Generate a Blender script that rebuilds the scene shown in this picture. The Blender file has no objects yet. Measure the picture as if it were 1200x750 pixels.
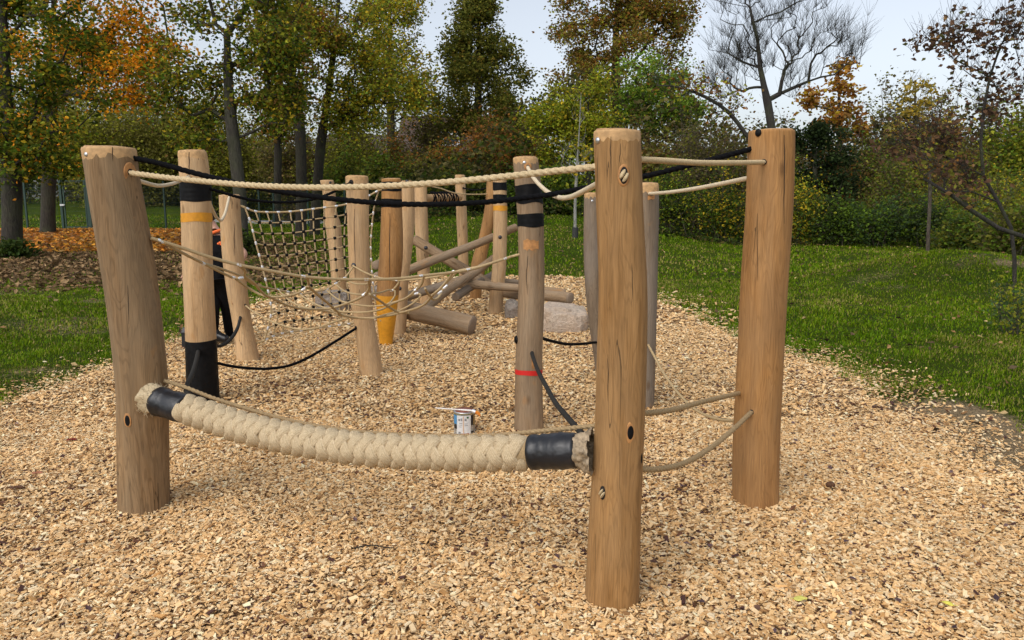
import bpy, math, random
import numpy as np
from mathutils import Vector

# ------------------------------------------------------------------ camera, sky, sun, exposure
S = bpy.context.scene
COL = S.collection
CAM_H, PITCH, FPX = 1.6, math.radians(9.0), 900.0
cam_d = bpy.data.cameras.new('camera')
cam_d.sensor_width = 36.0
cam_d.lens = 36.0 * FPX / 1200.0
cam_d.clip_end = 3000
cam = bpy.data.objects.new('camera', cam_d)
COL.objects.link(cam)
cam.location = (0, 0, CAM_H)
cam.rotation_euler = (math.pi / 2 - PITCH, 0, 0)
S.camera = cam

SUN_EL, SUN_AZ = math.radians(46), math.radians(215)      # azimuth from +Y clockwise: from behind left
world = bpy.data.worlds.new('World')
S.world = world
world.use_nodes = True
wn = world.node_tree
wn.nodes.clear()
wo = wn.nodes.new('ShaderNodeOutputWorld')
wb = wn.nodes.new('ShaderNodeBackground')
sky = wn.nodes.new('ShaderNodeTexSky')
sky.sky_type = 'NISHITA'
sky.sun_disc = False
sky.sun_elevation = SUN_EL
sky.sun_rotation = SUN_AZ
sky.air_density = 1.0
sky.dust_density = 3.0
sky.ozone_density = 2.0
hs = wn.nodes.new('ShaderNodeHueSaturation')
hs.inputs['Saturation'].default_value = 0.40
wn.links.new(sky.outputs[0], hs.inputs['Color'])
wn.links.new(hs.outputs[0], wb.inputs['Color'])
wb.inputs['Strength'].default_value = 0.13
wn.links.new(wb.outputs[0], wo.inputs[0])

sun_d = bpy.data.lights.new('sun', 'SUN')
sun_d.energy = 0.5
sun_d.angle = math.radians(60)
sun_d.color = (1.0, 0.95, 0.87)
sun = bpy.data.objects.new('sun', sun_d)
COL.objects.link(sun)
sdir = Vector((math.sin(SUN_AZ) * math.cos(SUN_EL), math.cos(SUN_AZ) * math.cos(SUN_EL), math.sin(SUN_EL)))
sun.rotation_euler = sdir.to_track_quat('Z', 'Y').to_euler()

S.view_settings.view_transform = 'Standard'
S.view_settings.look = 'None'
S.view_settings.gamma = 1.0
S.view_settings.use_curve_mapping = False
S.view_settings.exposure = 0.66

rng = np.random.default_rng(7)
random.seed(7)

# ------------------------------------------------------------------ projection helpers (metres, +Y forward)
CP, SP = math.cos(PITCH), math.sin(PITCH)
FWD = np.array([0, CP, -SP]); UPV = np.array([0, SP, CP]); CAMP = np.array([0, 0, CAM_H])
def ray(px, py):
    return np.array([1, 0, 0]) * ((px - 600) / FPX) + FWD + UPV * ((375 - py) / FPX)
def P(px, py, d):
    r = ray(px, py)
    return CAMP + r * (d / r[1])
def zdepth(p):
    return float(np.dot(np.asarray(p) - CAMP, FWD))
def smooth(t):
    t = np.clip(t, 0, 1)
    return t * t * (3 - 2 * t)
def zg(x, y):
    x = np.asarray(x, float); y = np.asarray(y, float)
    a = x / np.maximum(y, 1.0)
    bank = np.where(a < 0, 0.36 + 0.59 * smooth((a + .22) / .16), 0.12 + 0.83 * (1 - smooth((a - .06) / .24)))
    z = bank * smooth((y - 15.5) / 13.0)
    z = z + 1.0 * smooth((-.36 - a) / .08) * smooth((y - 31.5) / 14.0) * np.where(a < 0, 1, 0)
    z = z + 0.60 * np.exp(-(((x - 8.6) / 2.6) ** 2 + ((y - 14.5) / 2.2) ** 2))
    z = z + 0.10 * np.exp(-(((x - 5.6) / 1.2) ** 2 + ((y - 7.2) / 2.5) ** 2))
    return z
def ground(px, py):
    r = ray(px, py)
    d = 3.0
    for _ in range(60):
        p = CAMP + r * (d / r[1])
        f = p[2] - float(zg(p[0], p[1]))
        d += f * 3.0
        d = min(max(d, 0.5), 80)
    return CAMP + r * (d / r[1])

# ------------------------------------------------------------------ scene helpers
def tag(o, label=None, cat=None, group=None, kind=None):
    if label: o['label'] = label
    if cat: o['category'] = cat
    if group: o['group'] = group
    if kind: o['kind'] = kind
    return o
def empty(name, loc, label, cat, group=None):
    o = bpy.data.objects.new(name, None)
    o.empty_display_size = 0.1
    COL.objects.link(o)
    o.location = [float(v) for v in loc]
    return tag(o, label, cat, group)

class MB:
    """vertex / face buffer; quads and tris as numpy blocks"""
    def __init__(s):
        s.v = []; s.f = []; s.c = []; s.m = []; s.n = 0
    def add(s, v, f, col=None, mi=0):
        v = np.asarray(v, float).reshape(-1, 3); f = np.asarray(f, int)
        s.v.append(v); s.f.append(f + s.n); s.n += len(v)
        s.m.append(np.full(len(f), mi, int))
        if col is None: col = (1, 1, 1)
        col = np.asarray(col, float)
        if col.ndim == 1: col = np.tile(col, (len(v), 1))
        s.c.append(col)
    def mesh(s, name, origin=(0, 0, 0), smooth_shade=True):
        me = bpy.data.meshes.new(name)
        V = np.concatenate(s.v) - np.asarray(origin, float)
        sizes = []; loops = []
        for f in s.f:
            sizes.append(np.full(len(f), f.shape[1])); loops.append(f.ravel())
        sizes = np.concatenate(sizes); loops = np.concatenate(loops)
        starts = np.concatenate([[0], np.cumsum(sizes)[:-1]])
        me.vertices.add(len(V)); me.vertices.foreach_set('co', V.astype(np.float32).ravel())
        me.loops.add(len(loops)); me.loops.foreach_set('vertex_index', loops.astype(np.int32))
        me.polygons.add(len(sizes)); me.polygons.foreach_set('loop_start', starts.astype(np.int32))
        me.polygons.foreach_set('material_index', np.concatenate(s.m).astype(np.int32))
        me.polygons.foreach_set('use_smooth', np.full(len(sizes), smooth_shade))
        C = np.concatenate(s.c)
        at = me.color_attributes.new('col', 'FLOAT_COLOR', 'POINT')
        at.data.foreach_set('color', np.concatenate([C, np.ones((len(C), 1))], 1).astype(np.float32).ravel())
        me.update(calc_edges=True)
        me.validate()
        return me
    def build(s, name, mats, parent=None, origin=None, smooth_shade=True):
        """parent: an Empty without rotation; mesh vertices are world coordinates"""
        po = np.array(parent.location) if parent is not None else np.zeros(3)
        if parent is not None and parent.parent is not None:
            po = po + np.array(parent.parent.location)
        if origin is None: origin = po
        me = s.mesh(name, origin, smooth_shade)
        for m in (mats if isinstance(mats, (list, tuple)) else [mats]): me.materials.append(m)
        o = bpy.data.objects.new(name, me)
        COL.objects.link(o)
        if parent is not None: o.parent = parent
        o.location = [float(v) for v in (np.asarray(origin, float) - po)]
        return o

def catmull(pts, n):
    pts = np.asarray(pts, float)
    if len(pts) == 2:
        t = np.linspace(0, 1, n)[:, None]
        return pts[0] * (1 - t) + pts[1] * t
    seg = np.linalg.norm(np.diff(pts[:, :3], axis=0), axis=1)
    k = np.concatenate([[0], np.cumsum(np.sqrt(np.maximum(seg, 1e-9)))])
    ext = np.vstack([2 * pts[0] - pts[1], pts, 2 * pts[-1] - pts[-2]])
    ke = np.concatenate([[-(k[1] - k[0])], k, [k[-1] + (k[-1] - k[-2])]])
    L = np.concatenate([[0], np.cumsum(seg)])
    out = []
    for s_ in np.linspace(0, L[-1], n):
        i = min(max(np.searchsorted(L, s_, 'right') - 1, 0), len(pts) - 2)
        u = (s_ - L[i]) / max(L[i + 1] - L[i], 1e-9)
        t = k[i] + u * (k[i + 1] - k[i])
        p0, p1, p2, p3 = ext[i:i + 4]; t0, t1, t2, t3 = ke[i:i + 4]
        a1 = (t1 - t) / (t1 - t0) * p0 + (t - t0) / (t1 - t0) * p1
        a2 = (t2 - t) / (t2 - t1) * p1 + (t - t1) / (t2 - t1) * p2
        a3 = (t3 - t) / (t3 - t2) * p2 + (t - t2) / (t3 - t2) * p3
        b1 = (t2 - t) / (t2 - t0) * a1 + (t - t0) / (t2 - t0) * a2
        b2 = (t3 - t) / (t3 - t1) * a2 + (t - t1) / (t3 - t1) * a3
        out.append((t2 - t) / (t2 - t1) * b1 + (t - t1) / (t2 - t1) * b2)
    return np.array(out)

def frames(path):
    path = np.asarray(path, float)
    T = np.gradient(path, axis=0); T /= np.linalg.norm(T, axis=1)[:, None] + 1e-12
    n = np.cross(T[0], [0, 0, 1.0])
    if np.linalg.norm(n) < .1: n = np.cross(T[0], [0, 1.0, 0])
    n /= np.linalg.norm(n)
    N = [n]
    for i in range(1, len(T)):
        n = N[-1] - T[i] * np.dot(N[-1], T[i])
        n /= np.linalg.norm(n) + 1e-12
        N.append(n)
    N = np.array(N)
    return T, N, np.cross(T, N)

def sweep(mb, path, rad, segs=8, lobes=0, pitch=.1, depth=.22, col=None, mi=0, cap=True, phase=0.0):
    path = np.asarray(path, float); n = len(path)
    rad = np.broadcast_to(np.asarray(rad, float), (n,))
    T, N, B = frames(path)
    L = np.concatenate([[0], np.cumsum(np.linalg.norm(np.diff(path, axis=0), axis=1))])
    th = np.linspace(0, 2 * math.pi, segs, endpoint=False)
    R = np.repeat(rad[:, None], segs, 1)
    if lobes:
        a = lobes * .5 * (th[None, :] - (L[:, None] / pitch) * 2 * math.pi) + phase
        R = R * (1 - depth + depth * np.abs(np.cos(a)) ** .55)
    V = path[:, None, :] + R[:, :, None] * (np.cos(th)[None, :, None] * N[:, None, :] + np.sin(th)[None, :, None] * B[:, None, :])
    i = np.arange(n - 1)[:, None] * segs; j = np.arange(segs)[None, :]; j2 = (j + 1) % segs
    F = np.stack([i + j, i + j2, i + segs + j2, i + segs + j], -1).reshape(-1, 4)
    c = None
    if col is not None and np.asarray(col).ndim == 2: c = np.repeat(np.asarray(col), segs, 0)
    else: c = col
    mb.add(V.reshape(-1, 3), F, c, mi)
    if cap:
        for e in (0, n - 1):
            ring = V[e]; cc = path[e]
            vv = np.vstack([ring, cc])
            jj = np.arange(segs)
            ff = np.stack([jj, (jj + 1) % segs, np.full(segs, segs)], -1)
            if e == 0: ff = ff[:, ::-1]
            ce = None if c is None else (c if np.asarray(c).ndim == 1 else np.tile(c[e * segs], (segs + 1, 1)))
            mb.add(vv, ff, ce, mi)

def rotz(a):
    c, s_ = math.cos(a), math.sin(a)
    return np.array([[c, -s_, 0], [s_, c, 0], [0, 0, 1.0]])
def box(mb, c, size, M=None, col=None, mi=0, taper=1.0):
    sx, sy, sz = [v / 2 for v in size]
    v = np.array([[-sx, -sy, -sz], [sx, -sy, -sz], [sx, sy, -sz], [-sx, sy, -sz],
                  [-sx * taper, -sy * taper, sz], [sx * taper, -sy * taper, sz], [sx * taper, sy * taper, sz], [-sx * taper, sy * taper, sz]])
    if M is not None: v = v @ np.asarray(M).T
    f = [[0, 3, 2, 1], [4, 5, 6, 7], [0, 1, 5, 4], [1, 2, 6, 5], [2, 3, 7, 6], [3, 0, 4, 7]]
    mb.add(v + np.asarray(c), f, col, mi)
def ellipsoid(mb, c, r, M=None, nu=12, nv=8, col=None, mi=0):
    u = np.linspace(0, 2 * math.pi, nu, endpoint=False); w = np.linspace(-math.pi / 2, math.pi / 2, nv)
    v = np.array([[math.cos(b) * math.cos(a), math.cos(b) * math.sin(a), math.sin(b)] for b in w for a in u]) * np.asarray(r)
    if M is not None: v = v @ np.asarray(M).T
    i = np.arange(nv - 1)[:, None] * nu; j = np.arange(nu)[None, :]; j2 = (j + 1) % nu
    F = np.stack([i + j, i + j2, i + nu + j2, i + nu + j], -1).reshape(-1, 4)
    mb.add(v + np.asarray(c), F, col, mi)
def basis(n, up=(0, 0, 1)):
    """columns: x, y, n"""
    n = np.asarray(n, float); n = n / np.linalg.norm(n)
    x = np.cross(up, n)
    if np.linalg.norm(x) < 1e-3: x = np.array([1.0, 0, 0])
    x /= np.linalg.norm(x)
    return np.stack([x, np.cross(n, x), n], 1)

# ------------------------------------------------------------------ materials
def mat(name):
    m = bpy.data.materials.new(name); m.use_nodes = True
    nt = m.node_tree; nt.nodes.clear()
    out = nt.nodes.new('ShaderNodeOutputMaterial')
    b = nt.nodes.new('ShaderNodeBsdfPrincipled')
    nt.links.new(b.outputs[0], out.inputs[0])
    return m, nt, b, out
class NT:
    def __init__(s, nt): s.nt = nt
    def n(s, t, **kw):
        o = s.nt.nodes.new(t)
        for k, v in kw.items(): setattr(o, k, v)
        return o
    def set(s, sock, v):
        if isinstance(v, bpy.types.NodeSocket): s.nt.links.new(v, sock)
        else: sock.default_value = v
    def noise(s, vec, scale, detail=3, rough=.55, dist=0.0):
        o = s.n('ShaderNodeTexNoise')
        if vec is not None: s.nt.links.new(vec, o.inputs['Vector'])
        o.inputs['Scale'].default_value = scale; o.inputs['Detail'].default_value = detail
        o.inputs['Roughness'].default_value = rough; o.inputs['Distortion'].default_value = dist
        return o.outputs['Fac']
    def mapping(s, vec, scale):
        o = s.n('ShaderNodeMapping'); s.nt.links.new(vec, o.inputs['Vector'])
        o.inputs['Scale'].default_value = scale
        return o.outputs[0]
    def ramp(s, fac, stops):
        o = s.n('ShaderNodeValToRGB'); s.nt.links.new(fac, o.inputs[0])
        e = o.color_ramp.elements
        while len(e) < len(stops): e.new(.5)
        for k, (p, c) in enumerate(stops):
            e[k].position = p; e[k].color = (*c, 1) if len(c) == 3 else c
        return o.outputs[0]
    def mix(s, fac, a, b, mode='MIX'):
        o = s.n('ShaderNodeMix', data_type='RGBA', blend_type=mode)
        s.set(o.inputs[0], fac)
        for sock, v in ((o.inputs[6], a), (o.inputs[7], b)):
            s.set(sock, (*v, 1) if isinstance(v, tuple) and len(v) == 3 else v)
        return o.outputs[2]
    def math(s, op, a, b=0.0):
        o = s.n('ShaderNodeMath', operation=op)
        s.set(o.inputs[0], a); s.set(o.inputs[1], b)
        return o.outputs[0]
    def bump(s, h, strength, dist, normal=None):
        o = s.n('ShaderNodeBump'); s.nt.links.new(h, o.inputs['Height'])
        o.inputs['Strength'].default_value = strength; o.inputs['Distance'].default_value = dist
        if normal is not None: s.nt.links.new(normal, o.inputs['Normal'])
        return o.outputs[0]
    def obj(s): return s.n('ShaderNodeTexCoord').outputs['Object']
    def att(s, name='col'): return s.n('ShaderNodeAttribute', attribute_name=name).outputs['Color']
    def rand(s): return s.n('ShaderNodeObjectInfo').outputs['Random']

def plain(name, c, rough=.6, metal=0.0, noise=None, bump=None):
    m, nt, b, out = mat(name); g = NT(nt)
    b.inputs['Roughness'].default_value = rough; b.inputs['Metallic'].default_value = metal
    if noise:
        f = g.noise(g.obj(), noise[0], 4)
        k = noise[1]
        g.set(b.inputs['Base Color'], g.ramp(f, [(.3, tuple(v * (1 - k) for v in c)), (.7, tuple(min(1, v * (1 + k)) for v in c))]))
    else:
        b.inputs['Base Color'].default_value = (*c, 1)
    if bump:
        g.set(b.inputs['Normal'], g.bump(g.noise(g.obj(), bump[0], 3), bump[1], bump[2]))
    return m

def wood(name, light, dark, grey, greyness, figure=.3):
    """peeled roundwood: fibres along local z, contour figure, knots, short drying cracks, stains"""
    m, nt, b, out = mat(name); g = NT(nt)
    o = g.obj()
    off = g.n('ShaderNodeVectorMath', operation='ADD'); g.nt.links.new(o, off.inputs[0])
    r = g.n('ShaderNodeCombineXYZ'); rr = g.math('MULTIPLY', g.rand(), 37.0)
    for k in range(3): g.nt.links.new(rr, r.inputs[k])
    g.nt.links.new(r.outputs[0], off.inputs[1])
    v = off.outputs[0]
    wide = g.noise(g.mapping(v, (6, 6, 1.3)), 1.0, 4, .6, .6)
    strk = g.noise(g.mapping(v, (24, 24, 1.5)), 1.0, 6, .66, .7)
    fib = g.noise(g.mapping(v, (170, 170, 7)), 1.0, 3, .6)
    base = g.ramp(strk, [(.28, dark), (.5, tuple(.55 * a + .45 * c for a, c in zip(light, dark))), (.74, light)])
    # contour figure: where the axe and peeler cut through the year rings
    cf = g.noise(g.mapping(v, (7.5, 7.5, 1.05)), 1.0, 3, .5, .35)
    ring = g.math('SINE', g.math('MULTIPLY', cf, 150.0))
    rl = g.ramp(ring, [(.35, (0, 0, 0)), (.95, (1, 1, 1))])
    base = g.mix(g.math('MULTIPLY', rl, figure), base, tuple(.55 * c for c in dark))
    gm = g.math('MULTIPLY', g.ramp(wide, [(.38, (0, 0, 0)), (.62, (1, 1, 1))]), greyness)
    base = g.mix(gm, base, grey)
    base = g.mix(.5, base, g.ramp(fib, [(.3, (.5, .5, .5)), (.7, (1.05, 1.05, 1.05))]), 'MULTIPLY')
    big = g.noise(g.mapping(v, (5.5, 5.5, 1.1)), 1.0, 4)
    base = g.mix(.6, base, g.ramp(big, [(.3, (.56, .52, .48)), (.7, (1.16, 1.16, 1.16))]), 'MULTIPLY')
    # knots
    vo = g.n('ShaderNodeTexVoronoi', feature='F1'); g.nt.links.new(g.mapping(v, (6, 6, 2.6)), vo.inputs['Vector']); vo.inputs['Scale'].default_value = 1.0
    kn = g.ramp(vo.outputs['Distance'], [(.05, (1, 1, 1)), (.13, (0, 0, 0))])
    base = g.mix(g.math('MULTIPLY', kn, .6), base, (.11, .055, .022))
    stain = g.ramp(g.noise(g.mapping(v, (7, 7, 4.2)), 1.0, 2), [(.68, (0, 0, 0)), (.73, (1, 1, 1))])
    base = g.mix(g.math('MULTIPLY', stain, .35), base, (.42, .2, .06))
    cn = g.noise(g.mapping(v, (17, 17, .5)), 1.0, 2, .4)
    ca = g.math('ABSOLUTE', g.math('SUBTRACT', cn, .5))
    cm = g.math('LESS_THAN', ca, .0034)
    gate = g.math('GREATER_THAN', g.noise(g.mapping(v, (5, 5, 1.4)), 1.0, 1), .56)
    crack = g.math('MULTIPLY', cm, gate)
    base = g.mix(g.math('MULTIPLY', crack, .7), base, (.05, .03, .015))
    g.set(b.inputs['Base Color'], base)
    b.inputs['Roughness'].default_value = .75
    b.inputs['Specular IOR Level'].default_value = .18
    h = g.math('SUBTRACT', g.math('ADD', g.math('ADD', g.math('MULTIPLY', strk, .6), g.math('MULTIPLY', rl, -.15)), g.math('MULTIPLY', fib, .3)), g.math('MULTIPLY', crack, 1.2))
    g.set(b.inputs['Normal'], g.bump(h, .6, .006))
    return m
W_TAN = wood('wood_tan', (.54, .305, .12), (.30, .15, .045), (.34, .215, .105), .45, .28)
W_WARM = wood('wood_warm', (.56, .30, .11), (.32, .15, .046), (.38, .23, .11), .5, .3)
W_GREY = wood('wood_weathered', (.42, .275, .145), (.215, .125, .055), (.29, .21, .125), .7, .4)
W_MID = wood('wood_grey_tan', (.44, .305, .18), (.25, .155, .08), (.33, .255, .175), .7, .28)
W_PALE = wood('wood_pale', (.72, .48, .255), (.50, .30, .14), (.55, .40, .245), .45, .2)
W_DARK = wood('wood_greybrown', (.33, .25, .17), (.18, .13, .085), (.28, .23, .18), .8, .3)

def endgrain(name, c1, c2):
    m, nt, b, out = mat(name); g = NT(nt)
    o = g.obj()
    wv = g.n('ShaderNodeTexWave', wave_type='RINGS', rings_direction='Z')
    g.nt.links.new(o, wv.inputs['Vector'])
    wv.inputs['Scale'].default_value = 40; wv.inputs['Distortion'].default_value = 3; wv.inputs['Detail'].default_value = 2
    n = g.noise(o, 30, 4)
    g.set(b.inputs['Base Color'], g.mix(g.math('MULTIPLY', n, .6), g.ramp(wv.outputs['Fac'], [(.2, c1), (.8, c2)]), c1))
    b.inputs['Roughness'].default_value = .8
    return m
END = endgrain('cut_wood', (.36, .2, .085), (.52, .32, .15))
END_GREY = endgrain('cut_wood_grey', (.2, .14, .09), (.36, .26, .17))
RIM = plain('planed_wood', (.47, .285, .125), .75, noise=(40, .25), bump=(60, .3, .003))

def ropemat(name, c, k=.3, sc=160):
    m, nt, b, out = mat(name); g = NT(nt)
    f = g.noise(g.obj(), sc, 4, .6)
    w = g.noise(g.obj(), 9, 2)
    col = g.ramp(f, [(.3, tuple(v * (1 - k) for v in c)), (.7, tuple(min(1, v * (1 + k * .6)) for v in c))])
    g.set(b.inputs['Base Color'], g.mix(g.math('MULTIPLY', w, .35), col, tuple(v * .6 for v in c)))
    b.inputs['Roughness'].default_value = .85
    b.inputs['Specular IOR Level'].default_value = .08
    g.set(b.inputs['Normal'], g.bump(f, .4, .003))
    return m
R_BEIGE = ropemat('rope_beige', (.60, .47, .28))
R_WHITE = ropemat('rope_cream', (.70, .58, .40), .12, 60)
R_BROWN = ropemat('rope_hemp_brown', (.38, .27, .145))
R_NET = ropemat('rope_net_tan', (.50, .37, .20), .2)
R_BLACK = ropemat('rope_black', (.006, .006, .007), .4)
R_GREY = ropemat('rope_dark_grey', (.040, .038, .034), .4)
def braidmat():
    m, nt, b, out = mat('rope_braid_hemp'); g = NT(nt)
    sp = g.n('ShaderNodeSeparateColor'); nt.links.new(g.att(), sp.inputs[0])
    f = g.noise(g.obj(), 130, 4, .6); w = g.noise(g.obj(), 5, 3)
    yarn = g.math('SINE', g.math('ADD', g.math('MULTIPLY', sp.outputs[0], 46.0), g.math('MULTIPLY', f, 5.0)))
    c = g.ramp(g.math('ADD', g.math('MULTIPLY', yarn, .11), f), [(.22, (.34, .25, .145)), (.6, (.60, .48, .31)), (.85, (.70, .59, .41))])
    c = g.mix(g.math('MULTIPLY', sp.outputs[1], .3), c, (.42, .33, .21))
    c = g.mix(g.math('MULTIPLY', w, .3), c, (.40, .30, .17))
    g.set(b.inputs['Base Color'], c); b.inputs['Roughness'].default_value = .85; b.inputs['Specular IOR Level'].default_value = .1
    g.set(b.inputs['Normal'], g.bump(g.math('ADD', g.math('MULTIPLY', yarn, .35), f), .5, .003))
    return m
R_BRAID_YARN = braidmat()
R_BRAID = ropemat('rope_braid_hemp', (.56, .45, .285), .28, 120)
RUBBER = plain('black_tape', (.005, .005, .0055), .6, noise=(25, .5))
RUBBER.node_tree.nodes['Principled BSDF'].inputs['Specular IOR Level'].default_value = .15
_g = NT(RUBBER.node_tree); _o = _g.obj(); _w = _g.n('ShaderNodeTexWave', wave_type='BANDS', bands_direction='Z'); RUBBER.node_tree.links.new(_g.mapping(_o, (.12, .12, 1)), _w.inputs['Vector'])
_w.inputs['Scale'].default_value = 9; _w.inputs['Distortion'].default_value = 1.2
_g.set(RUBBER.node_tree.nodes['Principled BSDF'].inputs['Normal'], _g.bump(_g.math('ADD', _w.outputs['Fac'], _g.noise(_o, 30, 3)), .14, .004))
_g.set(RUBBER.node_tree.nodes['Principled BSDF'].inputs['Roughness'], _g.ramp(_g.noise(_o, 14, 4), [(.35, (.42, .42, .42)), (.65, (.75, .75, .75))]))
SLEEVE = plain('black_shrink_sleeve', (.012, .013, .016), .33, noise=(18, .4), bump=(9, .5, .02))
ORANGE = plain('orange_paint', (.62, .27, .012), .55, noise=(30, .12))
REDTAPE = plain('red_tape', (.6, .015, .012), .5)
METAL = plain('galvanised_metal', (.62, .63, .64), .35, .9)
ALU = plain('alu_clamp', (.74, .74, .74), .38, .35, noise=(50, .12))
DARKMETAL = plain('dark_metal', (.05, .05, .055), .4, .6)
HOLE = plain('dark_hole', (.012, .009, .007), .9)
STAIN = plain('orange_wood_stain', (.42, .2, .065), .7, noise=(35, .3))

def leafmat(name, trans=.3, rough=.55):
    m, nt, b, out = mat(name); g = NT(nt)
    c = g.att()
    n = g.noise(g.obj(), 2.5, 3)
    c2 = g.mix(.75, c, g.ramp(n, [(.3, (1.0, 1.0, 1.0)), (.7, (2.0, 2.0, 2.0))]), 'MULTIPLY')
    g.set(b.inputs['Base Color'], c2)
    b.inputs['Roughness'].default_value = rough
    b.inputs['Specular IOR Level'].default_value = .1
    t = g.n('ShaderNodeBsdfTranslucent'); g.set(t.inputs[0], c2)
    mx = g.n('ShaderNodeMixShader'); mx.inputs[0].default_value = trans
    nt.links.new(b.outputs[0], mx.inputs[1]); nt.links.new(t.outputs[0], mx.inputs[2])
    nt.links.new(mx.outputs[0], out.inputs[0])
    return m
LEAF = leafmat('foliage', .45)
BLADE = leafmat('grass_blade', .3)
LITTER = leafmat('dry_leaf', .15, .7)
def barkmat(name, c1, c2):
    m, nt, b, out = mat(name); g = NT(nt)
    o = g.obj()
    n = g.noise(g.mapping(o, (17, 17, 3.4)), 1, 6, .72, 1.2)
    f = g.noise(o, 2.0, 3)
    col = g.mix(g.ramp(f, [(.45, (0, 0, 0)), (.7, (.6, .6, .6))]), g.ramp(n, [(.32, c1), (.68, c2)]), (.06, .07, .025))
    g.set(b.inputs['Base Color'], col)
    b.inputs['Roughness'].default_value = .9
    g.set(b.inputs['Normal'], g.bump(n, 1.0, .06))
    return m
BARK = barkmat('bark_dark', (.016, .013, .009), (.065, .053, .038))
BARK_GREY = barkmat('bark_grey', (.018, .015, .011), (.095, .083, .062))
BARK_PALE = barkmat('bark_pale', (.2, .19, .165), (.42, .41, .37))
BARK_DK = barkmat('bark_blackish', (.018, .015, .012), (.06, .05, .042))
BARK_TWIG = barkmat('bark_brown', (.05, .036, .025), (.13, .1, .075))

# ------------------------------------------------------------------ ground: lawn terrain, wood chips, dirt
EDGE_PX = [(0, 477), (60, 458), (130, 432), (205, 402), (262, 372), (330, 347), (400, 333), (470, 327), (560, 325), (640, 324), (700, 329),
           (770, 352), (815, 374), (860, 397), (925, 419), (985, 437), (1030, 470), (1075, 508), (1120, 545), (1160, 572), (1200, 592)]
poly = [ground(*p)[:2] for p in EDGE_PX]
poly = [(-8.0, -4.0), (-6.6, 1.0), (-5.6, 3.6)] + [tuple(p) for p in poly] + [(3.1, 3.2), (4.2, 1.0), (5.5, -4.0)]
poly = np.array(poly)
def poly_sd(x, y):
    """signed distance, positive inside the chip area"""
    x = np.asarray(x, float); y = np.asarray(y, float)
    d = np.full(x.shape, 1e9); ins = np.zeros(x.shape, bool)
    for i in range(len(poly)):
        a = poly[i]; b = poly[(i + 1) % len(poly)]
        e = b - a
        t = np.clip(((x - a[0]) * e[0] + (y - a[1]) * e[1]) / (e @ e), 0, 1)
        d = np.minimum(d, np.hypot(x - a[0] - t * e[0], y - a[1] - t * e[1]))
        c = ((a[1] > y) != (b[1] > y)) & (x < (b[0] - a[0]) * (y - a[1]) / (b[1] - a[1] + 1e-12) + a[0])
        ins ^= c
    return np.where(ins, d, -d)
def vnoise(x, y, s, seed):
    r = np.random.default_rng(seed); T = r.random((64, 64))
    X = x * s; Y = y * s
    i = np.floor(X).astype(int); j = np.floor(Y).astype(int)
    u = X - i; v = Y - j; u = u * u * (3 - 2 * u); v = v * v * (3 - 2 * v)
    g = lambda a, b: T[a % 64, b % 64]
    return g(i, j) * (1 - u) * (1 - v) + g(i + 1, j) * u * (1 - v) + g(i, j + 1) * (1 - u) * v + g(i + 1, j + 1) * u * v
def edge_wobble(x, y):
    return .22 * (vnoise(x, y, 1.7, 3) - .5) + .16 * (vnoise(x, y, 5, 4) - .5) + .06 * (vnoise(x, y, 14, 5) - .5)
def dirtmask(x, y):
    """bare strip beside the chips on the right and worn spots on the mound"""
    sd = poly_sd(x, y)
    m = 1.35 * smooth((sd + 1.05) / .45) * (x > 2.0) * smooth((6.6 - y) / 1.4)
    m2 = np.exp(-(((x - 8.9) / 1.7) ** 2 + ((y - 13.7) / .8) ** 2)) * .5
    m3 = .36 * np.exp(-(((x - 6.3) / 2.6) ** 2 + ((y - 13.3) / 1.5) ** 2))
    m4 = .40 * smooth((vnoise(x, y, .9, 12) - .42) / .25) * (x < -3.2) * (y < 14)
    return np.clip(np.maximum.reduce([m, m2, m3, m4]) * (.3 + .9 * vnoise(x, y, 2.3, 8) + .5 * (vnoise(x, y, 9, 9) - .5)), 0, 1)
def littermask(x, y):
    a = x / np.maximum(y, 1)
    m = smooth((-.2 - a) / .12) * smooth((y - 12.2) / 4.5) * (1 - smooth((y - 30.5) / 1.5))
    m = m * np.where(a < -.42, 1, 1 - smooth((a + .42) / .05) * (1 - .62 * (1 - smooth((y - 22) / 4))))
    return np.clip(m * (.55 + .8 * vnoise(x, y, .8, 21)), 0, 1)
def grid_sheet(mb, xs, ys, zf, colf, mi=0):
    X, Y = np.meshgrid(xs, ys)
    V = np.stack([X, Y, zf(X, Y)], -1).reshape(-1, 3)
    nx = len(xs); ny = len(ys)
    i = np.arange(ny - 1)[:, None] * nx; j = np.arange(nx - 1)[None, :]
    F = np.stack([i + j, i + j + 1, i + nx + j + 1, i + nx + j], -1).reshape(-1, 4)
    mb.add(V, F, colf(X.ravel(), Y.ravel()), mi)
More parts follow.
